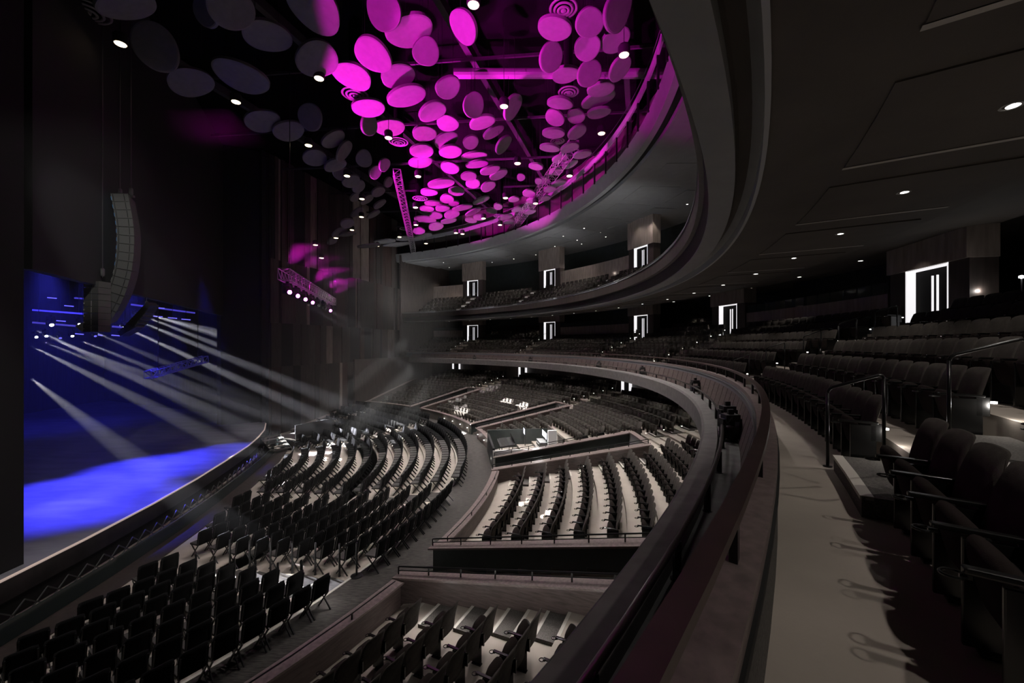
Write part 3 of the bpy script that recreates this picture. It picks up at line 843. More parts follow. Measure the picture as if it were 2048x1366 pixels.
for k, r in enumerate(CH_R):
    edges = CA
    for bi, (a, b) in enumerate(block_spans(edges, -.80, 1.10, .030)):
        if k == 0: a += .01
        a_ = a; b_ = b
        n = max(1, int((b_ - a_) * r / .54)); st = (b_ - a_) / n
        for i in range(n):
            t = a_ + st * (i + .5); p = pt(r, t, chair_z(k))
            if p[0] < lipx(p[1]) + 2.5 or p[1] < 4: continue
            if bi == 4 and t > .94 + (r - 14) * .018: continue
            if k == 0 and (.30 < t < .40): pass
            if inview((p[0], p[1], p[2] + .5)) and not blocked((p[0], p[1], p[2] + .9), 0):
                chairs.append((math.dist(p, (0, 0, 0)), p, t, (bi, k, i)))
chairs.sort(key=lambda s: s[0])
print('chairs', len(chairs))
rest = []
for n, (dist_, p, t, (bi, k, i)) in enumerate(chairs):
    lab = 'black padded chair, %s row from the carpet aisle, %s chair along, in the %s block' % (ORD[k], ORD[min(i, 35)], BLN[bi])
    if n < 300:
        if n == 0:
            chair0.location = p; chair0.rotation_euler = (0, 0, rz_at(t)); chair0['label'] = lab; chair0['group'] = 'loose padded chairs on the orchestra floor'
        else: dup(chair0, p, rz_at(t), lab, 'loose padded chairs on the orchestra floor')
    else: rest.append((p, rz_at(t)))
mass('padded_chairs', rest, LOWCHAIR, 'chair_back', 'curved rows of identical black padded chairs filling the farther orchestra floor', 'chairs')
# aisle-end posts with slim black uprights beside the near stair
for j in range(7):
    k = j
    for s, nm in ((-1, 'near'), (1, 'far')):
        r = CH_R[k] - .1 if k else CH_R[0] - 1.05
        if k == 0 and s > 0: r = CH_R[0] - .4
        p = pt(r, CA[0] + s * .028, chair_z(k if k else 1) if k else ZC)
        o = empty('stanchion', p)
        MB().lathe([(.17 if k == 0 else .04, 0), (.17 if k == 0 else .04, .02), (.03, .035)], n=20).build('base', 'metal_black', o)
        MB().lathe([(.03, .03), (.03, .95), (.02, .97)], n=10).build('pole', 'metal_black', o)
        tag(o, 'slim black post on the %s side of the nearest stair, %s from the carpet aisle' % (nm, ORD[j]), 'post')

# ================================================================== near aisle: steps, handrails, lit row ends
def aisle_steps(t, w, k0, k1, label, m='carpet', rz=row_z, d0=1.28, lamp=False):
    g = empty('aisle_steps', bp(d0, t, rz(k0))); g0 = Vector(g.location)
    for k in range(k0, k1):
        z = rz(k); d = d0 + PITCH * k
        h = (rz(k + 1) - z) / 2
        for (x0, x1, zz) in ((d - .62, d + .02, z + h), ):
            b = MB().sweep([(x0, z), (x0, zz), (x1, zz), (x1, z)], t - w, t + w, step=.03); b.v = [tuple(Vector(q) - g0) for q in b.v]
            s_ = b.build('step', m, g)
            b = MB().sweep([(x0 - .012, zz - .03), (x0 - .012, zz + .006), (x0 + .09, zz + .006), (x0 + .09, zz - .03)], t - w, t + w, step=.03); b.v = [tuple(Vector(q) - g0) for q in b.v]
            b.build('nosing', 'nosing', s_)
    tag(g, label, 'steps')
for i, t in enumerate(AISLES):
    aisle_steps(t, .024, 0, NROW, 'carpeted steps with pale nosings in the %s aisle of the lower balcony' % BLN[i])
for i, t in enumerate([.47, .757, 1.0]):
    aisle_steps(t, .012, 0, NROW, 'pale lit steps in the %s visible aisle of the upper balcony' % BLN[i], 'white_panel', row_z2, 1.0)
    for k in range(NROW):
        p = bp(.9 + PITCH * k, t, row_z2(k) + .9); point(p, 1.6, (1, .97, .93), .04)
def hoop(pts, label, rad=.017):
    o = empty('handrail', pts[0]); q = [Vector(p) - Vector(pts[0]) for p in pts]
    up1 = q[1]; up2 = q[2]
    dr = (up2 - up1).normalized()
    c = [up1 - Vector((0, 0, .05)), up1 + dr * .015 - Vector((0, 0, .015)), up1 + dr * .05, up2 - dr * .05, up2 - dr * .015 - Vector((0, 0, .015)), up2 - Vector((0, 0, .05))]
    MB().tube([q[0], c[0]], rad, 8).build('post', 'metal_black', o, smooth=True)
    MB().tube(c, rad, 8).build('grip', 'metal_black', o, smooth=True)
    MB().tube([c[-1], q[3]], rad, 8).build('post', 'metal_black', o, smooth=True)
    for b in (q[0], q[3]): MB().lathe([(.045, 0), (.045, .01), (.02, .012)], b, 14).build('flange', 'metal_black', o)
    tag(o, label, 'handrail')
for i, t in enumerate(AISLES):
    for k, (da, db) in enumerate(((.5, .99), (1.5, 2.05), (2.6, 3.1), (3.6, 4.1), (4.6, 5.2))):
        if k > 1 and i == 0: continue
        A = bp(da, t + .002, 0); B = bp(db, t + .002, 0)
        za = row_z(0) + .385 * (k) * 1 + (.19 if k else .19); zb = za + .19
        if i == 0: za, zb = ((-1.38, -1.2) if k == 0 else (-1.0, -.82))
        ta = za + .88; tb = zb + .88
        hoop([(A[0], A[1], za), (A[0], A[1], ta), (B[0], B[1], tb), (B[0], B[1], zb)], 'black hoop handrail, %s up the steps of the %s balcony aisle' % (ORD[k], BLN[i]))
# small lights at the row ends of the aisles
el = MB().box((0, 0, 0), (.05, .03, .025)).mesh('row_end_light', 'lamp_small')
for i, t in enumerate(AISLES):
    for k in range(NROW):
        p = bp(1.2 + PITCH * k, t + .0275, row_z(k) + .55)
        o = bpy.data.objects.new('row_end_light', el); COL.objects.link(o); o.location = p
        tag(o, 'small lamp on the seat end of row %s beside the %s balcony aisle' % (ORD[k], BLN[i]), 'aisle light', 'row end lamps of the lower balcony')
        if i == 0 and k < 3:
            pp = bp(1.25 + PITCH * k, t + .022, row_z(k) + .50); point(pp, 3.2, (1, .95, .88), .03)
        elif k % 2 == 0 and i < 4: point((p[0], p[1], p[2] + .03), 1.6, (1, .95, .88), .03)
# bright step lights on the rear wall near the door
for (px, py), lab in (((1956, 582), 'brilliant small white lamp between upper seats right of the nearest door'), ((2043, 557), 'brilliant small white lamp at the picture edge among the upper seats')):
    z = .75 + .36 * 1 + .95
    q = un(px, py, 1.5 if px < 2000 else 1.66)
    o = MB().lathe([(.01, 0), (.05, .02), (.05, .06), (.01, .08)], n=12).build('aisle_lamp', 'lens_white'); o.location = q; tag(o, lab, 'lamp')
    s_ = MB().bar((0, 0, -.9), (0, 0, 0), .02, .02).build('stem', 'metal_black', o)
    point((q[0] - .05, q[1] - .08, q[2]), 6, (1, .97, .92), .04)

# moving lights clamped on the trough pipe
def moving_head(loc, aim, name, label, lens=None, scale=1.0, up=False):
    o = empty(name, loc); s = -1 if not up else 1
    MB().box((0, 0, s * .10), (.26, .22, .12)).build('base', 'speaker_dark', o)
    y = MB().box((0, 0, s * .15), (.34, .12, .05)).box((-.15, 0, s * .30), (.05, .16, .36)).box((.15, 0, s * .30), (.05, .16, .36)).build('yoke', 'speaker_dark', o)
    d = (Vector(aim) - Vector(loc)).normalized(); q = d.to_track_quat('Z', 'Y').to_matrix()
    h = MB().lathe([(.07, -.18), (.12, -.14), (.125, .05), (.11, .18), (.09, .19)], (0, 0, s * .38), 14, mtx=q).build('head', 'speaker_dark', o, smooth=False)
    MB().lathe([(.01, .185), (.085, .19), (.085, .195)], (0, 0, s * .38), 14, mtx=q).build('lens', lens or 'plastic_black', h)
    MB().box((0, 0, 0), (.10, .06, .10)).build('clamp', 'metal_black', o)
    o.scale = (scale,) * 3
    tag(o, label, 'stage light')
    return o
TGT = [((1010, 806), -5.2, 5), ((1040, 816), -5.3, 6), ((1108, 1000), -5.6, .25), ((1060, 980), -5.8, .2), ((600, 1110), -6.4, .3), ((925, 820), -5.6, 5), ((938, 838), -5.4, 4), ((688, 868), -6.4, 4), ((700, 866), -6.4, 3), ((797, 843), -6.2, 5), ((800, 870), -6.2, 3), ((690, 893), -6.5, 2), ((578, 876), -6.7, 3)]
for i, (t, lab) in enumerate(((-.40, 'nearest cluster'), (-.365, 'same near cluster, second fixture'), (-.17, 'second cluster'), (.08, 'third cluster'), (.28, 'fourth cluster'), (.6, 'fifth cluster'), (.86, 'farthest cluster'))):
    moving_head(bp(-.50, t, -1.26), bp(-4, t + .3, -2.2), 'moving_light', 'black moving light standing over the trough pipe, %s' % lab, up=False, scale=1.0 if i < 2 else .9)

# ================================================================== ceiling discs
DISCS = """628 19 105 74 -30|766 20 72 66 90|820 65 95 52 15|853 104 52 50 60|635 121 82 60 10|745 112 76 52 -35|704 155 78 42 -20|797 154 66 42 15|814 195 80 34 12|737 218 60 34 0
897 177 50 38 25|866 225 56 32 22|895 248 44 29 0|948 211 46 42 70|1027 215 50 28 60|965 247 54 22 12|988 266 44 17 28|780 257 57 31 5|849 269 47 28 5|893 282 50 27 20|844 304 46 25 5|842 326 46 20 10|901 305 44 24 0
942 286 32 24 15|1008 291 42 19 45|949 315 53 16 8|955 330 44 13 10|900 337 36 22 -5|938 354 30 18 5|946 368 30 17 0|981 342 40 14 18|998 351 40 14 25|883 369 55 16 8|977 374 30 18 28|913 384 32 16 0|858 386 33 13 0
894 399 28 16 0|908 408 22 9 10|867 408 36 8 3|963 402 34 10 22|885 418 28 12 5|854 419 28 11 -3|925 417 40 9 12|872 432 26 13 0|904 430 30 15 10|947 425 34 8 25|959 436 24 11 0|898 443 32 9 10|942 442 24 9 -8|872 454 30 15 5|838 463 25 12 0
1042 355 16 15 0|1077 363 14 13 0|1058 388 26 13 5|996 414 18 12 0|985 423 27 9 -8|1010 436 30 8 10|850 440 42 12 -5|792 491 60 7 8|812 478 40 7 6|846 474 38 7 12|770 484 44 7 4|738 493 44 6 6|1028 400 22 9 10|1035 420 24 8 12|1020 445 26 7 8
1109 60 68 39 -3|1180 47 56 50 40|1238 22 72 50 85|1175 97 52 45 10|1232 82 56 42 35|1104 115 54 44 80|1131 152 58 26 5|1180 147 50 44 80|1241 139 50 32 48|1203 181 54 24 15|1198 200 66 25 22|1120 209 52 20 -2|1109 237 38 29 -25|1152 234 36 26 5|1198 228 48 17 12
1107 269 46 17 0|1155 266 38 22 30|1099 298 40 13 -6|1140 297 36 17 18|1121 319 32 14 15|1165 311 36 13 15|1087 363 28 12 0|1112 345 30 11 8|1140 330 34 12 20|1072 335 30 11 -5|1100 380 26 10 8|1065 402 24 9 8|1048 415 22 8 6|1090 398 24 9 12|1118 368 28 10 15|1060 425 24 8 10
463 18 84 74 20|535 75 84 54 -5|309 94 84 76 80|382 167 76 52 0|482 156 100 50 -26|256 12 110 46 8|526 244 64 40 12|578 264 60 34 10|619 234 50 44 85|630 317 46 30 0|668 280 48 26 30|690 303 48 18 50|671 332 46 20 15|683 348 32 24 20|703 364 36 22 15|718 374 30 18 35
728 318 33 31 0|740 250 42 30 70|695 448 27 17 10|680 466 32 12 30|665 483 20 12 30|757 385 28 16 30|752 345 30 20 60|770 330 26 20 60|735 400 30 12 35|760 410 28 10 30|715 425 30 10 35|748 430 30 8 30|695 470 34 6 8|925 55 66 44 -60|712 395 26 12 35|778 365 22 14 60|410 20 60 40 70"""
discs = []
for tok in DISCS.replace('\n', '|').split('|'):
    px, py, w, h, an = map(float, tok.split())
    discs.append((px, py, w, h, an))
discs.sort(key=lambda d: (int(d[1] / 60), d[0]))
tiers = {}
rg = random.Random(11)
cable_boxes = []
for px, py, w, h, an in discs:
    z = 11.7 + rg.uniform(-.35, .45) + (0 if py < 300 else .0)
    if py > 380: z = 11.6 + rg.uniform(-.2, .9)
    if px < 740 and py > 440: z = 9.4
    y = z * F / (H - py); c = Vector(((px - 1024) * y / F, y, z))
    v = c.normalized()
    R = Vector((1, 0, 0)); R = (R - v * R.dot(v)).normalized(); U = R.cross(v) * 1.0
    if U.z < 0: U = -U
    a_ = math.radians(an); A = (R * math.cos(a_) + U * math.sin(a_)).normalized()
    B = v.cross(A); 
    if B.z < 0: B = -B
    k = min(.96, h / w)
    n = (-v * k - B * math.sqrt(1 - k * k)).normalized()     # faces camera and down
    Bp = A.cross(n)
    sc = 1 + 0.0
    rad = w / 2 * c.length / math.sqrt(F * F + (px - 1024) ** 2 + (H - py) ** 2) * 1.0
    e2, e3, p2, p3 = rg.uniform(.02, .07), rg.uniform(.01, .045), rg.uniform(0, 6.3), rg.uniform(0, 6.3)
    th = .075
    N = 40; P = []; fs = []
    rings = [(0.0, 0), (.93, 0), (1.0, .018), (1.0, th * 2 - .01), (.96, th * 2)]
    o = bpy.data.objects.new('ceiling_disc', None)
    V = []
    for rr, dz in rings[1:]:
        for q in range(N):
            b = 2 * math.pi * q / N
            f_ = rad * rr * (1 + e2 * math.cos(2 * b + p2) + e3 * math.cos(3 * b + p3))
            V.append(A * f_ * math.cos(b) + Bp * f_ * math.sin(b) - n * dz)
    m_ = len(rings) - 1
    f = [(i * N + q, i * N + (q + 1) % N, (i + 1) * N + (q + 1) % N, (i + 1) * N + q) for i in range(m_ - 1) for q in range(N)] + [tuple(range(N))[::-1], tuple(range((m_ - 1) * N, m_ * N))]
    ob = MB().add(V, f).build('ceiling_disc', 'disc'); ob.location = c
    for s_ in (-.5, .5):
        b0 = A * rad * s_ - n * th * 2
        MB().bar(b0, Vector((b0.x, b0.y, 15.6 - c.z)), .012, .012).build('hanger', 'black', ob)
    tier = int(py / 60); tiers[tier] = tiers.get(tier, 0) + 1
    tone = 'dark grey' if px < 530 and not (450 < px < 540 and py < 90) or (px < 700 and py > 220) else 'magenta lit'
    shp = 'round' if k > .75 else 'broad oval' if k > .5 else 'thin tilted'
    lab = '%s %s ceiling disc, %s from left in the %s band down' % (tone, shp, ORD[min(tiers[tier] - 1, 35)], ORD[tier])
    tag(ob, lab, 'ceiling disc', 'hanging discs of the ceiling')
# ring shaped air diffusers among the discs
for i, (px, py, w) in enumerate(((710, 189, 48), (797, 284, 36), (1127, 17, 52), (1137, 184, 38), (1115, 282, 26), (840, 397, 28), (1000, 432, 24), (175, 22, 70), (812, 458, 24))):
    z = 12.0; y = z * F / (H - py); c = Vector(((px - 1024) * y / F, y, z)); R_ = w / 2 * y / F
    o = empty('air_diffuser', c)
    for rr, zz in ((1, 0), (.68, -.04), (.4, -.08)):
        MB().ring(R_ * rr, .05, (0, 0, zz), 28, 6, flat=.6).build('ring', 'disc', o)
    MB().lathe([(.02, -.12), (.1, -.1), (.12, 0)], n=14).build('hub', 'disc', o)
    MB().lathe([(R_ * .5, .1), (R_ * .5, 3.3)], n=20).build('duct', 'deck', o)
    tag(o, 'round air diffuser of nested rings hanging between discs, %s of nine by size and place' % ORD[i], 'air diffuser')

# pendant house lights
LAMPS = [(241, 88, 0), (472, 204, 0), (617, 291, 0), (638, 157, 0), (694, 352, 0), (724, 398, 1), (723, 434, 0), (704, 460, 0), (672, 476, 0), (631, 490, 0), (643, 516, 0), (947, 10, 1), (1008, 213, 1), (1035, 327, 1), (777, 276, 1),
         (836, 353, 1), (831, 415, 1), (1203, 267, 1), (1248, 110, 1), (1139, 352, 1), (1071, 407, 1), (1011, 396, 0), (1000, 450, 0), (967, 437, 1), (912, 466, 1), (925, 468, 0), (852, 487, 0), (799, 474, 1), (755, 492, 0), (704, 505, 0), (832, 450, 0)]
for i, (px, py, on) in enumerate(LAMPS):
    z = 11.1 if py < 300 else 10.9
    if px < 680 and py > 470: z = {476: 9.4, 490: 8.5, 516: 7.6}[py]
    y = z * F / (H - py); c = Vector(((px - 1024) * y / F, y, z))
    o = empty('pendant_lamp', c)
    MB().lathe([(.21, 0), (.225, .03), (.23, .30), (.18, .38), (.05, .42)], n=20).build('housing', 'speaker_dark', o, smooth=False)
    MB().lathe([(.01, -.03), (.17, -.02), (.19, .01)], n=20).build('lens', 'lamp_warm', o)
    MB().bar((0, 0, .4), (0, 0, 4.5), .02, .02).build('cord', 'black', o)
    tag(o, 'glowing warm pendant downlight among the ceiling discs, %s' % ['far upper left', 'below the far upper left one', 'left edge of the discs', 'under the bright round disc', 'lower left group top', 'lower left group second', 'lower left group third', 'lower left group fourth', 'lower left group fifth', 'lower left group sixth', 'lowest of the left group', 'at the top picture edge', 'beside the upright oval disc', 'right of the centre discs', 'beside a ring diffuser', 'above the vertical truss foot', 'right of the vertical truss', 'right near the grey ring', 'upper right group', 'near the magenta gallery', 'left of the magenta gallery', 'on the ladder truss', 'low beside the ladder truss', 'low centre', 'low twin lamp, left one', 'low twin lamp, right one', 'lowest centre', 'low left centre', 'lowest left centre', 'tiny one above the timber wall', 'mid left of the vertical truss'][i], 'pendant lamp')
    if on: spot((c.x, c.y, c.z - .03), (c.x + (1.5 if px < 860 else 0), c.y, -7), 5800 if py > 60 else 2600, (1, .95, .90), 76 if px < 860 else 88, .6, .12)

# ceiling structure above the discs
for i in range(7):
    x0 = -34 + i * 8
    MB().bar((x0, -4, 15.0), (x0 + 20, 62, 15.0), .3, .45).struct('ceiling_beam', 'roof_steel')
for i in range(10):
    MB().bar((-40, 8 + i * 6, 14.7), (16, 2 + i * 6, 14.7), .1, .14).struct('ceiling_joist', 'roof_steel')
MB().bar((-1, 13.5, 13.6), (12, 15, 13.6), .5, .5, n=12).struct('ceiling_duct', 'beam_grey')
MB().bar((-3, 22, 14.0), (14, 22, 14.0), .5, .5, n=12).struct('ceiling_duct', 'beam_grey')

def truss(name, a, b, w, h, label, m='aluminium', bays=12, cat='truss', chord=.05):
    a = Vector(a); b = Vector(b); o = empty(name, (a + b) / 2); c0 = (a + b) / 2
    d = (b - a).normalized(); u = d.cross(Vector((0, 0, 1)))
    if u.length < .1: u = Vector((1, 0, 0))
    u.normalize(); v = u.cross(d)
    cs = [(u * w / 2 * i + v * h / 2 * j) for i, j in ((-1, -1), (1, -1), (1, 1), (-1, 1))]
    for c in cs: MB().tube([a - c0 + c, b - c0 + c], chord / 2, 6).build('chord', m, o)
    br = MB(); L = (b - a).length
    for i in range(bays):
        p = a - c0 + d * L * i / bays; q = a - c0 + d * L * (i + 1) / bays
        for k in range(4):
            br.bar(p + cs[k], q + cs[(k + 1) % 4], chord * .55, chord * .55)
            br.bar(p + cs[k], p + cs[(k + 1) % 4], chord * .55, chord * .55)
    for k in range(4): br.bar(b - c0 + cs[k], b - c0 + cs[(k + 1) % 4], chord * .6, chord * .6)
    br.build('bracing', m, o)
    if 'stage' in name:
        for e_ in (.15, .85):
            w_ = a.lerp(b, e_); MB().bar(w_ - c0, (w_.x - c0.x, w_.y - c0.y, 9.0 - c0.z), .03, .03).build('hanger', 'black', o)
    tag(o, label, cat)
    return o
TA, TB = Vector((-11.55, 21.5, 3.55)), Vector((-14.9, 35.2, 3.5))
truss('lighting_truss', TA, TB, .55, .55, 'magenta lit aluminium box truss hanging over the front of the house', bays=22)
for s in (.08, .9):
    q = TA.lerp(TB, s)
    o = MB().bar((0, 0, .2), (0, 0, 11.8), .03, .03).bar((0, 0, 1.6), ((TB - TA).normalized() * .8) + Vector((0, 0, .25)), .015, .015).bar((0, 0, 1.6), ((TA - TB).normalized() * .8) + Vector((0, 0, .25)), .015, .015).build('chain_hoist_line', 'metal_black'); o.location = q
    tag(o, 'black hoist chain holding the %s end of the magenta lighting truss' % ('near' if s < .5 else 'far'), 'chain')
MAG = (1, .012, .80)
for i, s in enumerate((.05, .17, .30, .44, .58, .72, .90)):
    q = TA.lerp(TB, s) + Vector((0, 0, -.33))
    lit = i in (0, 1, 2, 3, 6)
    moving_head(q, q + Vector((.8, -.6, -.25)), 'truss_moving_light', 'moving light under the magenta truss, %s from its near end' % ORD[i], 'lens_magenta' if lit else None, scale=1.25)
    if lit: point(q + Vector((.0, -.0, .33)), 3.0, MAG, .03); point(q + Vector((.15, -.30, -.25)), .8, MAG, .06)  # points added inside and under the truss so it shows magenta
for s, dx, dy, el_, e, dg in ((.03, 1, -.35, 44, 1.3, 44), (.2, 1, .1, 43, 1.3, 44), (.45, 1, .2, 42, 1.8, 44), (.75, 1, .35, 41, 2.2, 44), (.95, .8, .8, 40, 1.5, 34)):
    q = TA.lerp(TB, s) + Vector((.05, 0, .45))
    h_ = math.hypot(dx, dy)
    spot(q, q + Vector((dx, dy, h_ * math.tan(math.radians(el_)))), 15000 * e, MAG, dg, .25, .12)
# unseen magenta spots added to light the discs, as from a matching near-side truss
for tgt, e, dg in (((-3, 17, 12), .55, 34), ((1, 18, 12.5), .7, 32), ((4.5, 15.5, 12.5), .8, 34)):
    spot((-7.5, 7.5, 3.6), tgt, 11000 * e, MAG, dg, .3, .12)
# second small dark truss on stage and the ladder trusses in the ceiling
truss('ladder_truss', (-8.0, 29.5, 11.9), (-11.6, 50.0, 11.0), .5, .5, 'long pale ladder truss running down through the discs left of centre', bays=26, m='aluminium')
truss('ceiling_truss', (3.8, 26.0, 12.2), (-.6, 47, 11.8), .6, .6, 'magenta truss crowded with cables between discs left of the gallery', bays=28)
truss('stage_truss', un(296, 750, -1.7), un(410, 718, -1.0), .4, .4, 'faintly blue lit truss tilted low at the back of the stage', bays=10, m='blue_lit_truss')
truss('stage_side_truss', (-24.6, 36.5, 2.6), (-23.3, 38.4, 2.5), .4, .4, 'short dark blue truss high above the far side of the stage', bays=5, m='metal_grey')

# ================================================================== line arrays
def array_box(w, d, h):
    return MB().add([(-w / 2, -d / 2, -h / 2), (w / 2, -d / 2, -h / 2), (w / 2 * .8, d / 2, -h / 2 * .75), (-w / 2 * .8, d / 2, -h / 2 * .75), (-w / 2, -d / 2, h / 2), (w / 2, -d / 2, h / 2), (w / 2 * .8, d / 2, h / 2 * .75), (-w / 2 * .8, d / 2, h / 2 * .75)],
                    ((0, 3, 2, 1), (4, 5, 6, 7), (0, 1, 5, 4), (1, 2, 6, 5), (2, 3, 7, 6), (3, 0, 4, 7)))
YA = 17.0
def at(px, py, y): return Vector(((px - 1024) * y / F, y, (H - py) * y / F))
main = [(248, 404), (251, 420), (254, 436), (256.5, 452), (258, 468), (258.5, 484), (258, 500), (257, 516), (255, 532), (252, 548), (248, 563), (243, 578), (237, 593), (230, 607), (222, 621), (214, 633)]
root = empty('line_array', at(255, 400, YA)); r0 = Vector(root.location)
for i, (px, py) in enumerate(main):
    q = at(px, py, YA)
    nx = main[min(i + 1, 15)]; pv = main[max(i - 1, 0)]
    dv = at(*nx, YA) - at(*pv, YA); an = math.atan2(dv.x, -dv.z)
    R3 = Matrix.Rotation(-an, 3, 'Y') @ Matrix.Rotation(math.radians(-62), 3, 'Z')
    b = MB(); b.box((0, 0, 0), (.9, .52, .33)); V = b.v; b.v = [tuple(R3 @ Vector(v) + (q - r0)) for v in V]
    bx = b.build('speaker_cabinet', 'speaker', root)
    b = MB(); b.box((.46, .0, .165), (.03, .5, .012)).box((.455, .13, 0), (.02, .02, .27)).box((.455, -.20, 0), (.02, .02, .27)); b.v = [tuple(R3 @ Vector(v) + (q - r0)) for v in b.v]
    b.build('rigging', 'black', bx)
    b = MB(); b.box((.30, -.27, .0), (.22, .02, .14)); b.v = [tuple(R3 @ Vector(v) + (q - r0)) for v in b.v]
    b.build('rear_panel', 'speaker_blue_glow' if i < 9 else 'steel', bx)
MB().bar(at(236, 395, YA) - r0, at(268, 393, YA) - r0, .10, .08).build('flying_frame', 'metal_grey', root)
tag(root, 'tall curved line array of grey speaker cabinets with blue-lit connector panels', 'speaker array')
r2 = empty('line_array', at(196, 560, 16)); r0 = Vector(r2.location)
for i in range(8):
    q = at(195 - i * .1, 570 + i * 12.6, 16)
    b = MB().box((0, 0, 0), (.62, .45, .225), rz=math.radians(-6)); b.v = [tuple(Vector(v) + (q - r0)) for v in b.v]
    bx = b.build('speaker_cabinet', 'speaker', r2)
    b = MB().box((-.27, -.235, 0), (.03, .02, .05), rz=math.radians(-6)).box((0, -.232, 0), (.012, .01, .2)); b.v = [tuple(Vector(v) + (q - r0)) for v in b.v]
    b.build('indicator', 'speaker' if i < 3 else 'nosing', bx)
MB().add([tuple(at(x, y, z) - r0) for x, y, z in ((176, 640, 16.4), (150, 652, 16.4), (164, 664, 16.4), (180, 665, 16.4), (176, 640, 16.8), (150, 652, 16.8), (164, 664, 16.8), (180, 665, 16.8))],
         ((0, 1, 2, 3), (7, 6, 5, 4), (0, 4, 5, 1), (1, 5, 6, 2), (2, 6, 7, 3), (3, 7, 4, 0))).build('under_hung_speaker', 'speaker', r2)
tag(r2, 'short straight speaker array with a row of small white dots on its left edge', 'speaker array')
r3 = empty('line_array', at(280, 618, 20)); r0 = Vector(r3.location)
for i in range(7):
    q = at(294 - i * 5.2, 622 + i * 6.2, 20)
    b = MB().box((0, 0, 0), (.85, .5, .25), ry=math.radians(-48 + i * 3)); b.v = [tuple(Vector(v) + (q - r0)) for v in b.v]
    b.build('speaker_cabinet', 'speaker_dark', r3)
tag(r3, 'small dark speaker array curving behind and right of the others', 'speaker array')
r4 = empty('line_array', at(150, 470, 26)); r0 = Vector(r4.location)
for i in range(12):
    q = at(158 + 2 * math.sin(i / 3), 410 + i * 13, 26)
    b = MB().box((0, 0, 0), (.75, .5, .36)); b.v = [tuple(Vector(v) + (q - r0)) for v in b.v]
    b.build('speaker_cabinet', 'speaker_dark', r4)
tag(r4, 'barely visible black speaker array hanging behind the other arrays', 'speaker array')
for i, (px, py, Y) in enumerate(((188, 555, 16), (205, 555, 16), (240, 395, 17), (262, 393, 17), (293, 617, 20), (158, 405, 26))):
    q = at(px, py, Y)
    o = MB().bar((0, 0, 0), (0, 0, 15.6 - q.z), .02, .02).lathe([(.05, .05), (.07, .1), (.07, .3), (.04, .35)], n=8).build('chain_hoist', 'metal_grey'); o.location = q
    tag(o, 'hoist chain above the %s' % ['straight array, left one', 'straight array, right one', 'curved array, left one', 'curved array, right one', 'small right array', 'black rear array'][i], 'chain')
spot((-6, 6, 8.5), at(250, 520, 17), 2800, (1, .98, .95), 22, .6, .1)  # unseen spot added to brighten the curved array

# ================================================================== stage lights and haze
BLUE = (.05, .05, 1)
BARS = [((66, 620, 31), (185, 629, 32)), ((66, 645, 29), (176, 654, 30)), ((150, 596, 36), (176, 598, 37)), ((262, 609, 33), (390, 626, 35)), ((225, 653, 30), (262, 656, 31)), ((170, 575, 36), (178, 576, 36))]
for i, (a, b) in enumerate(BARS):
    p = at(*a); q = at(*b)
    o = MB().bar((0, 0, 0), q - p, .16, .12).build('stage_batten', 'blue_lit_bar'); o.location = p
    for k_ in (.1, .9):
        w_ = (q - p) * k_; MB().bar(w_, (w_.x, w_.y, 9.0 - p.z), .02, .02).build('hanger', 'black', o)
    tag(o, 'blue lit pipe batten above the stage, %s' % ['upper left long one', 'lower left long one', 'high short one', 'long one right of the arrays', 'short one between the arrays', 'topmost fragment'][i], 'batten')
WHITES = [(101, 646, 29), (91, 674, 28), (71, 676, 28), (173, 627, 32), (157, 650, 30), (143, 674, 28), (271, 633, 33), (247, 655, 30), (189, 674, 28.5), (119, 678, 28)]
WO = []
for i, (px, py, Y) in enumerate(WHITES):
    q = at(px, py, Y); WO.append(q)
    moving_head(q + Vector((0, 0, .5)), q + Vector((1.2, -.6, -.5)), 'beam_light', 'white beam light over the stage, %s from the upper left' % ORD[i], 'lens_white' if i < 8 else 'blue_glow', scale=1.3 if i in (0, 3, 6) else .9)
for i, (px, py) in enumerate(((138, 612), (122, 642), (158, 668), (196, 670), (232, 671), (316, 633), (345, 636), (372, 639), (320, 616), (104, 596), (250, 651))):
    q = at(px, py, 33)
    o = MB().box((0, 0, 0), (.62, .12, .07), ry=.08).build('wash_bar', 'blue_glow'); o.location = q
    MB().bar((0, 0, .03), (0, 0, 9.0 - q.z), .02, .02).build('hanger', 'black', o)
    tag(o, 'small glowing blue wash bar over the stage, %s from the left group' % ORD[i], 'stage light')
BEAMS = [((101, 646, 29), (578, 876, -7.2), 1.0), ((62, 655, 29), (600, 925, -7.4), .7), ((60, 690, 27), (560, 960, -7.4), .6), ((71, 676, 28), (600, 905, -7.4), .5), ((91, 674, 28), (596, 872, -7.2), .9),
         ((60, 755, 24), (480, 1110, -7.0), .35), ((157, 650, 30), (690, 893, -7.1), .7), ((228, 645, 31), (688, 868, -7.0), 1.5), ((247, 630, 32), (800, 868, -6.9), 1.0), ((262, 622, 34), (797, 843, -6.9), 1.1), ((300, 630, 34), (925, 820, -5.9), .7), ((143, 674, 29), (640, 885, -7.2), .5),
         ((275, 622, 34), (950, 843, -5.9), .7), ((290, 628, 34), (1045, 816, -5.6), .7)]
for a, b, e in BEAMS:
    p = at(*a); q = un(*b)
    spot(p, (q[0], q[1], q[2] + .5), 620000 * e, (.90, .90, 1), 4.0, .5, .05)
for a, b in (((585, 590, 23), (760, 700, 30)), ((610, 598, 25), (800, 690, 32)), ((640, 606, 30), (800, 725, 34))):
    spot(at(*a), at(*b), 60000, (.95, .93, 1), 4.5, .5, .05)
vm = bpy.data.materials.new('haze'); vm.use_nodes = True; nt = vm.node_tree
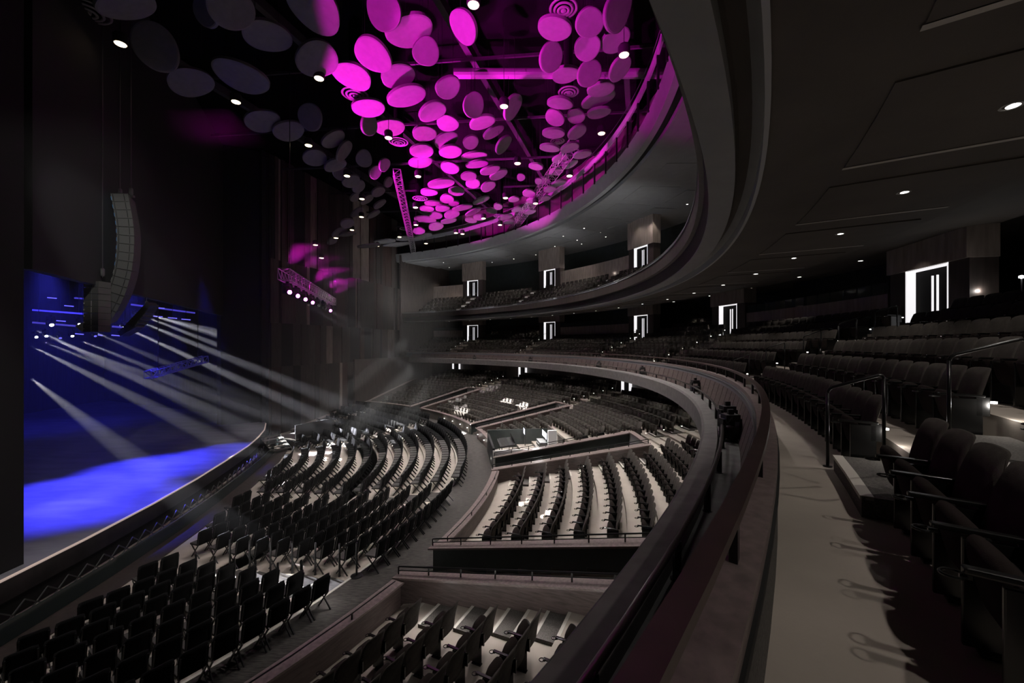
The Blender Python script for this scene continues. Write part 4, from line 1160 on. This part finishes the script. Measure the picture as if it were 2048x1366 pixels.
nt.nodes.remove(nt.nodes['Principled BSDF']); vs = nt.nodes.new('ShaderNodeVolumeScatter'); vs.inputs['Density'].default_value = .0026; vs.inputs['Anisotropy'].default_value = .2
nt.links.new(vs.outputs[0], nt.nodes['Material Output'].inputs['Volume']); MATS['haze'] = vm
hz = MB().add([(-44, 9, -6.2), (-6, 9, -6.2), (-6, 58, -6.2), (-44, 58, -6.2), (-44, 9, 5), (-6, 9, 5), (-6, 58, 5), (-44, 58, 5)], ((0, 3, 2, 1), (4, 5, 6, 7), (0, 1, 5, 4), (1, 2, 6, 5), (2, 3, 7, 6), (3, 0, 4, 7)))
ho = hz.build('haze', 'haze'); tag(ho, 'thin theatrical haze over the stage carrying the white light beams', 'haze', kind='stuff')
for (px, py), e, dg in (((130, 985), 27000, 34), ((300, 935), 27000, 34), ((410, 915), 22000, 30), ((110, 1030), 15000, 24), ((230, 1000), 19000, 30), ((450, 900), 16000, 22)):
    t_ = un(px, py, -6.3); spot((t_[0] - 3, t_[1] + 2, 4.5), t_, e, BLUE, dg, .8, .2)
spot((-32, 30, 4.5), (-42, 34, -6), 1800, BLUE, 130, .9, .3)
spot((-23.5, 33, 4.5), (-23.2, 34, -6), 260, BLUE, 14, .6, .1)
# cases at the back of the stage, their blue light put in as emission
for i, (px, py, w, h) in enumerate(((302, 868, 18, 22), (343, 864, 14, 19), (250, 872, 26, 10))):
    q = at(px, py, 37); k = 37 / F
    o = MB().box((0, 0, 0), (w * k, .5, h * k)).box((0, -.26, 0), (w * k * .8, .02, h * k * .8)).build('equipment_case', 'blue_lit_case'); o.location = q
    tag(o, 'blue lit %s at the back of the stage' % ['tall case, left of the small one', 'small case, rightmost', 'low wedge-like case, leftmost'][i], 'case')
# blue lit curtain leg at the far side
MB().box((-22.9, 33.4, 0), (.3, .4, 13)).struct('trim_curtain_leg', 'curtain')

# ================================================================== mixing booth in the stalls
bo = empty('mixing_booth', pt(27.9, .13, -6.62), .13)
def bw(c, s, m, n, **k): return MB().box(c, s, **k).build(n, m, bo)
bw((-1.9, 0, .55), (.12, 3.9, 1.1), 'black_wall', 'front_wall'); bw((1.9, 0, .75), (.12, 3.9, 1.5), 'plaster_dark', 'rear_wall')
bw((0, -1.95, .5), (3.9, .1, 1.0), 'white_panel', 'near_wall'); bw((0, 1.95, .65), (3.9, .1, 1.3), 'panel_green', 'far_wall')
bw((0, 0, .03), (3.8, 3.8, .06), 'carpet', 'floor_panel')
tag(bo, 'open walled sound mixing booth at the front of the middle stalls block', 'mixing booth')
def bl(x, y, z): 
    c, s = math.cos(.125), math.sin(.125); b = bo.location
    return (b.x + x * c - y * s, b.y + x * s + y * c, b.z + z)
cn = empty('mixing_console', bl(-1.0, .3, .06), .125)
MB().box((0, 0, .82), (.85, 2.0, .10), ry=-.12).build('body', 'speaker_dark', cn)
fd = MB()
for j in range(16): fd.box((-.1, -.9 + j * .12, .88), (.45, .02, .02), ry=-.12)
fd.build('fader_bank', 'steel', cn)
for x in (-.3, .3):
    for y in (-.8, .8): MB().bar((x, y, 0), (x, y, .8), .04, .04).build('leg', 'metal_black', cn)
MB().box((.4, 0, 1.05), (.05, 1.6, .25), ry=-.3).build('meter_bridge', 'plastic_black', cn)
tag(cn, 'wide black mixing console on legs inside the booth', 'console')
for i, (x, y, z, m_) in enumerate(((1.3, .55, 1.25, 'screen'), (1.3, -.15, 1.25, 'screen'), (.3, 1.5, 1.2, 'screen'))):
    o = empty('monitor', bl(x, y, .06), .125)
    MB().box((0, 0, z), (.05, .6, .38)).build('bezel', 'plastic_black', o)
    MB().box((-.03, 0, z), (.01, .55, .33)).build('display', m_, o)
    MB().bar((0.03, 0, 0), (.03, 0, z), .05, .05).build('stand', 'metal_black', o)
    tag(o, ['glowing screen at the back of the booth, left one', 'glowing screen at the back of the booth, right one', 'small lit screen at the far side of the booth'][i], 'monitor')
o = empty('equipment_rack', bl(1.2, .2, .06), .125)
MB().box((0, 0, .45), (.6, 1.2, .9)).build('cabinet', 'speaker_dark', o)
for j in range(4): MB().box((-.31, 0, .2 + j * .18), (.02, 1.0, .06)).build('front_panel', 'steel', o)
tag(o, 'black equipment rack under the screens in the booth', 'rack')
o = MB().box((0, 0, .85), (.5, .08, 1.7)).build('white_panel', 'white_panel'); o.location = bl(1.5, -.9, .06); o.rotation_euler[2] = .125; tag(o, 'tall bright white panel standing at the back of the booth', 'panel')
o = MB().box((0, 0, .42), (.7, .9, .04)).bar((-.3, -.4, 0), (-.3, -.4, .42), .03, .03).bar((.3, .4, 0), (.3, .4, .42), .03, .03).bar((.3, -.4, 0), (.3, -.4, .42), .03, .03).bar((-.3, .4, 0), (-.3, .4, .42), .03, .03).build('side_table', 'white_panel'); o.location = bl(-1.3, -1.3, .06); tag(o, 'small white topped table at the front near corner of the booth', 'table')
spot(bl(.6, .2, 7.5), bl(.9, -.4, 0), 30000, (1, .98, .97), 20, .2, .05)
point(bl(.5, -.2, 1.9), 60, (1, .97, .95), .1)
# spots that pick out a few seats in white
SRC = [bp(-.9, .20, .2), bp(-.9, .05, .2)]
for i, ((px, py), z, e_) in enumerate(TGT):
    q = un(px, py, z)
    spot((6.5, 12 + i * .4, 8.8), q, 260000 * e_, (1, .99, .97), 2.1 if e_ > 1 else 1.8, .15, .04)
# low lights along the cross aisle
for i, t in enumerate((-.28, -.20, -.06, .10, .27, .34, .44, .5, .56, .62)):
    p = pt(26.1, t, ZC + .35)
    o = MB().lathe([(.01, 0), (.04, .01), (.04, .04)], n=10).build('step_light', 'lamp_small'); o.location = p
    tag(o, 'low step light on the parapet along the cross aisle, %s from the near end' % ORD[i], 'step light')
    point(pt(25.9, t, ZC + .35), 3.0, (1, .93, .85), .04)
# rear stair lights in the stalls
for j, t in enumerate((.01, .383, .813)):
    for k in range(6):
        p = pt(34 + k * .95, t + .024, stall_z(34 + k * .95) + .55)
        o = bpy.data.objects.new('row_end_light', el); COL.objects.link(o); o.location = p
        tag(o, 'small lamp at the row end beside the %s rear stalls stair, %s step up' % (ORD[j], ORD[k]), 'aisle light', 'row end lamps of the stalls')
        if k % 2 == 0: point((p[0] - .05, p[1], p[2] - .05), 2.2, (1, .95, .88), .03)
# unseen spots added under the lower balcony to brighten the stalls
for k in range(13):
    t = -.25 + k * .105
    spot(bp(1.2, t, -2.35), bp(.6, t, -5), 130, (1, .94, .88), 120, .6, .08)
    if k > 3: spot(pt(39.3, t, -1.6), pt(40, t, -3.6), 22, (1, .9, .82), 80, .8, .05)
for k in range(8):
    point(pt(SR[k] + .1, BLK[0][1] - .035, stall_z(SR[k]) + .42), 5, (1, .96, .92), .03)  # unseen points added to brighten the steps at the row ends
    if k % 2: point(pt(SR[k] + .1, BLK[1][1] - .03, stall_z(SR[k]) + .42), 3, (1, .96, .92), .03)
spot((-10.5, 9.5, 10.5), (-11.5, 9.5, -7.5), 3200, (1, .93, .88), 44, .7, .15)  # out-of-view spot added to brighten the floor strip before the stage
# rear doors of the stalls
for i, px in enumerate((1254, 1046, 913)):
    t = theta_at(px, 39.9); g = empty('door_portal', pt(39.9, t, -4.1), t)
    MB().box((.1, 0, 1.0), (.08, 1.0, 2.0)).build('door_leaf', 'door_leaf', g)
    for s in (-1, 1): MB().box((-.05, s * .52, 1.0), (.25, .10, 2.0)).build('lit_jamb', 'door_glow', g)
    tag(g, 'doorway with glowing white jambs at the rear of the stalls, %s from the camera' % ORD[i], 'doorway')

# unseen neutral uplights added to brighten the grey ring and the upper ceiling
for t, e in ((.15, 1.0), (.45, 1.2), (.75, 1.2), (1.02, .9)):
    spot(bp(-1.3, t, 4.0), bp(.5, t + .25, 10.4), 600 * e, (.93, .95, 1), 110, .8, .3)
    spot(bp(-14, t, 3.0), bp(-1, t + .05, 10.9), 900 * e, (.93, .95, 1), 50, .8, .3)
# spots added along the upper balcony front edge to brighten the trough and lip
for t in (-.86, -.79, -.72, -.65, -.58, -.51, -.44, -.36, -.28, -.18, -.06, .08, .24, .42, .64, .9):
    spot(bp(-.62, t, 2.70), bp(-1.75, t, -1.7), 42, (1, .95, .92), 42 if t < -.2 else 60, .5, .06)
# lift everything so the orchestra floor lies at height 0
for o in list(SC.objects):
    if o.parent is None: o.location.z += UP
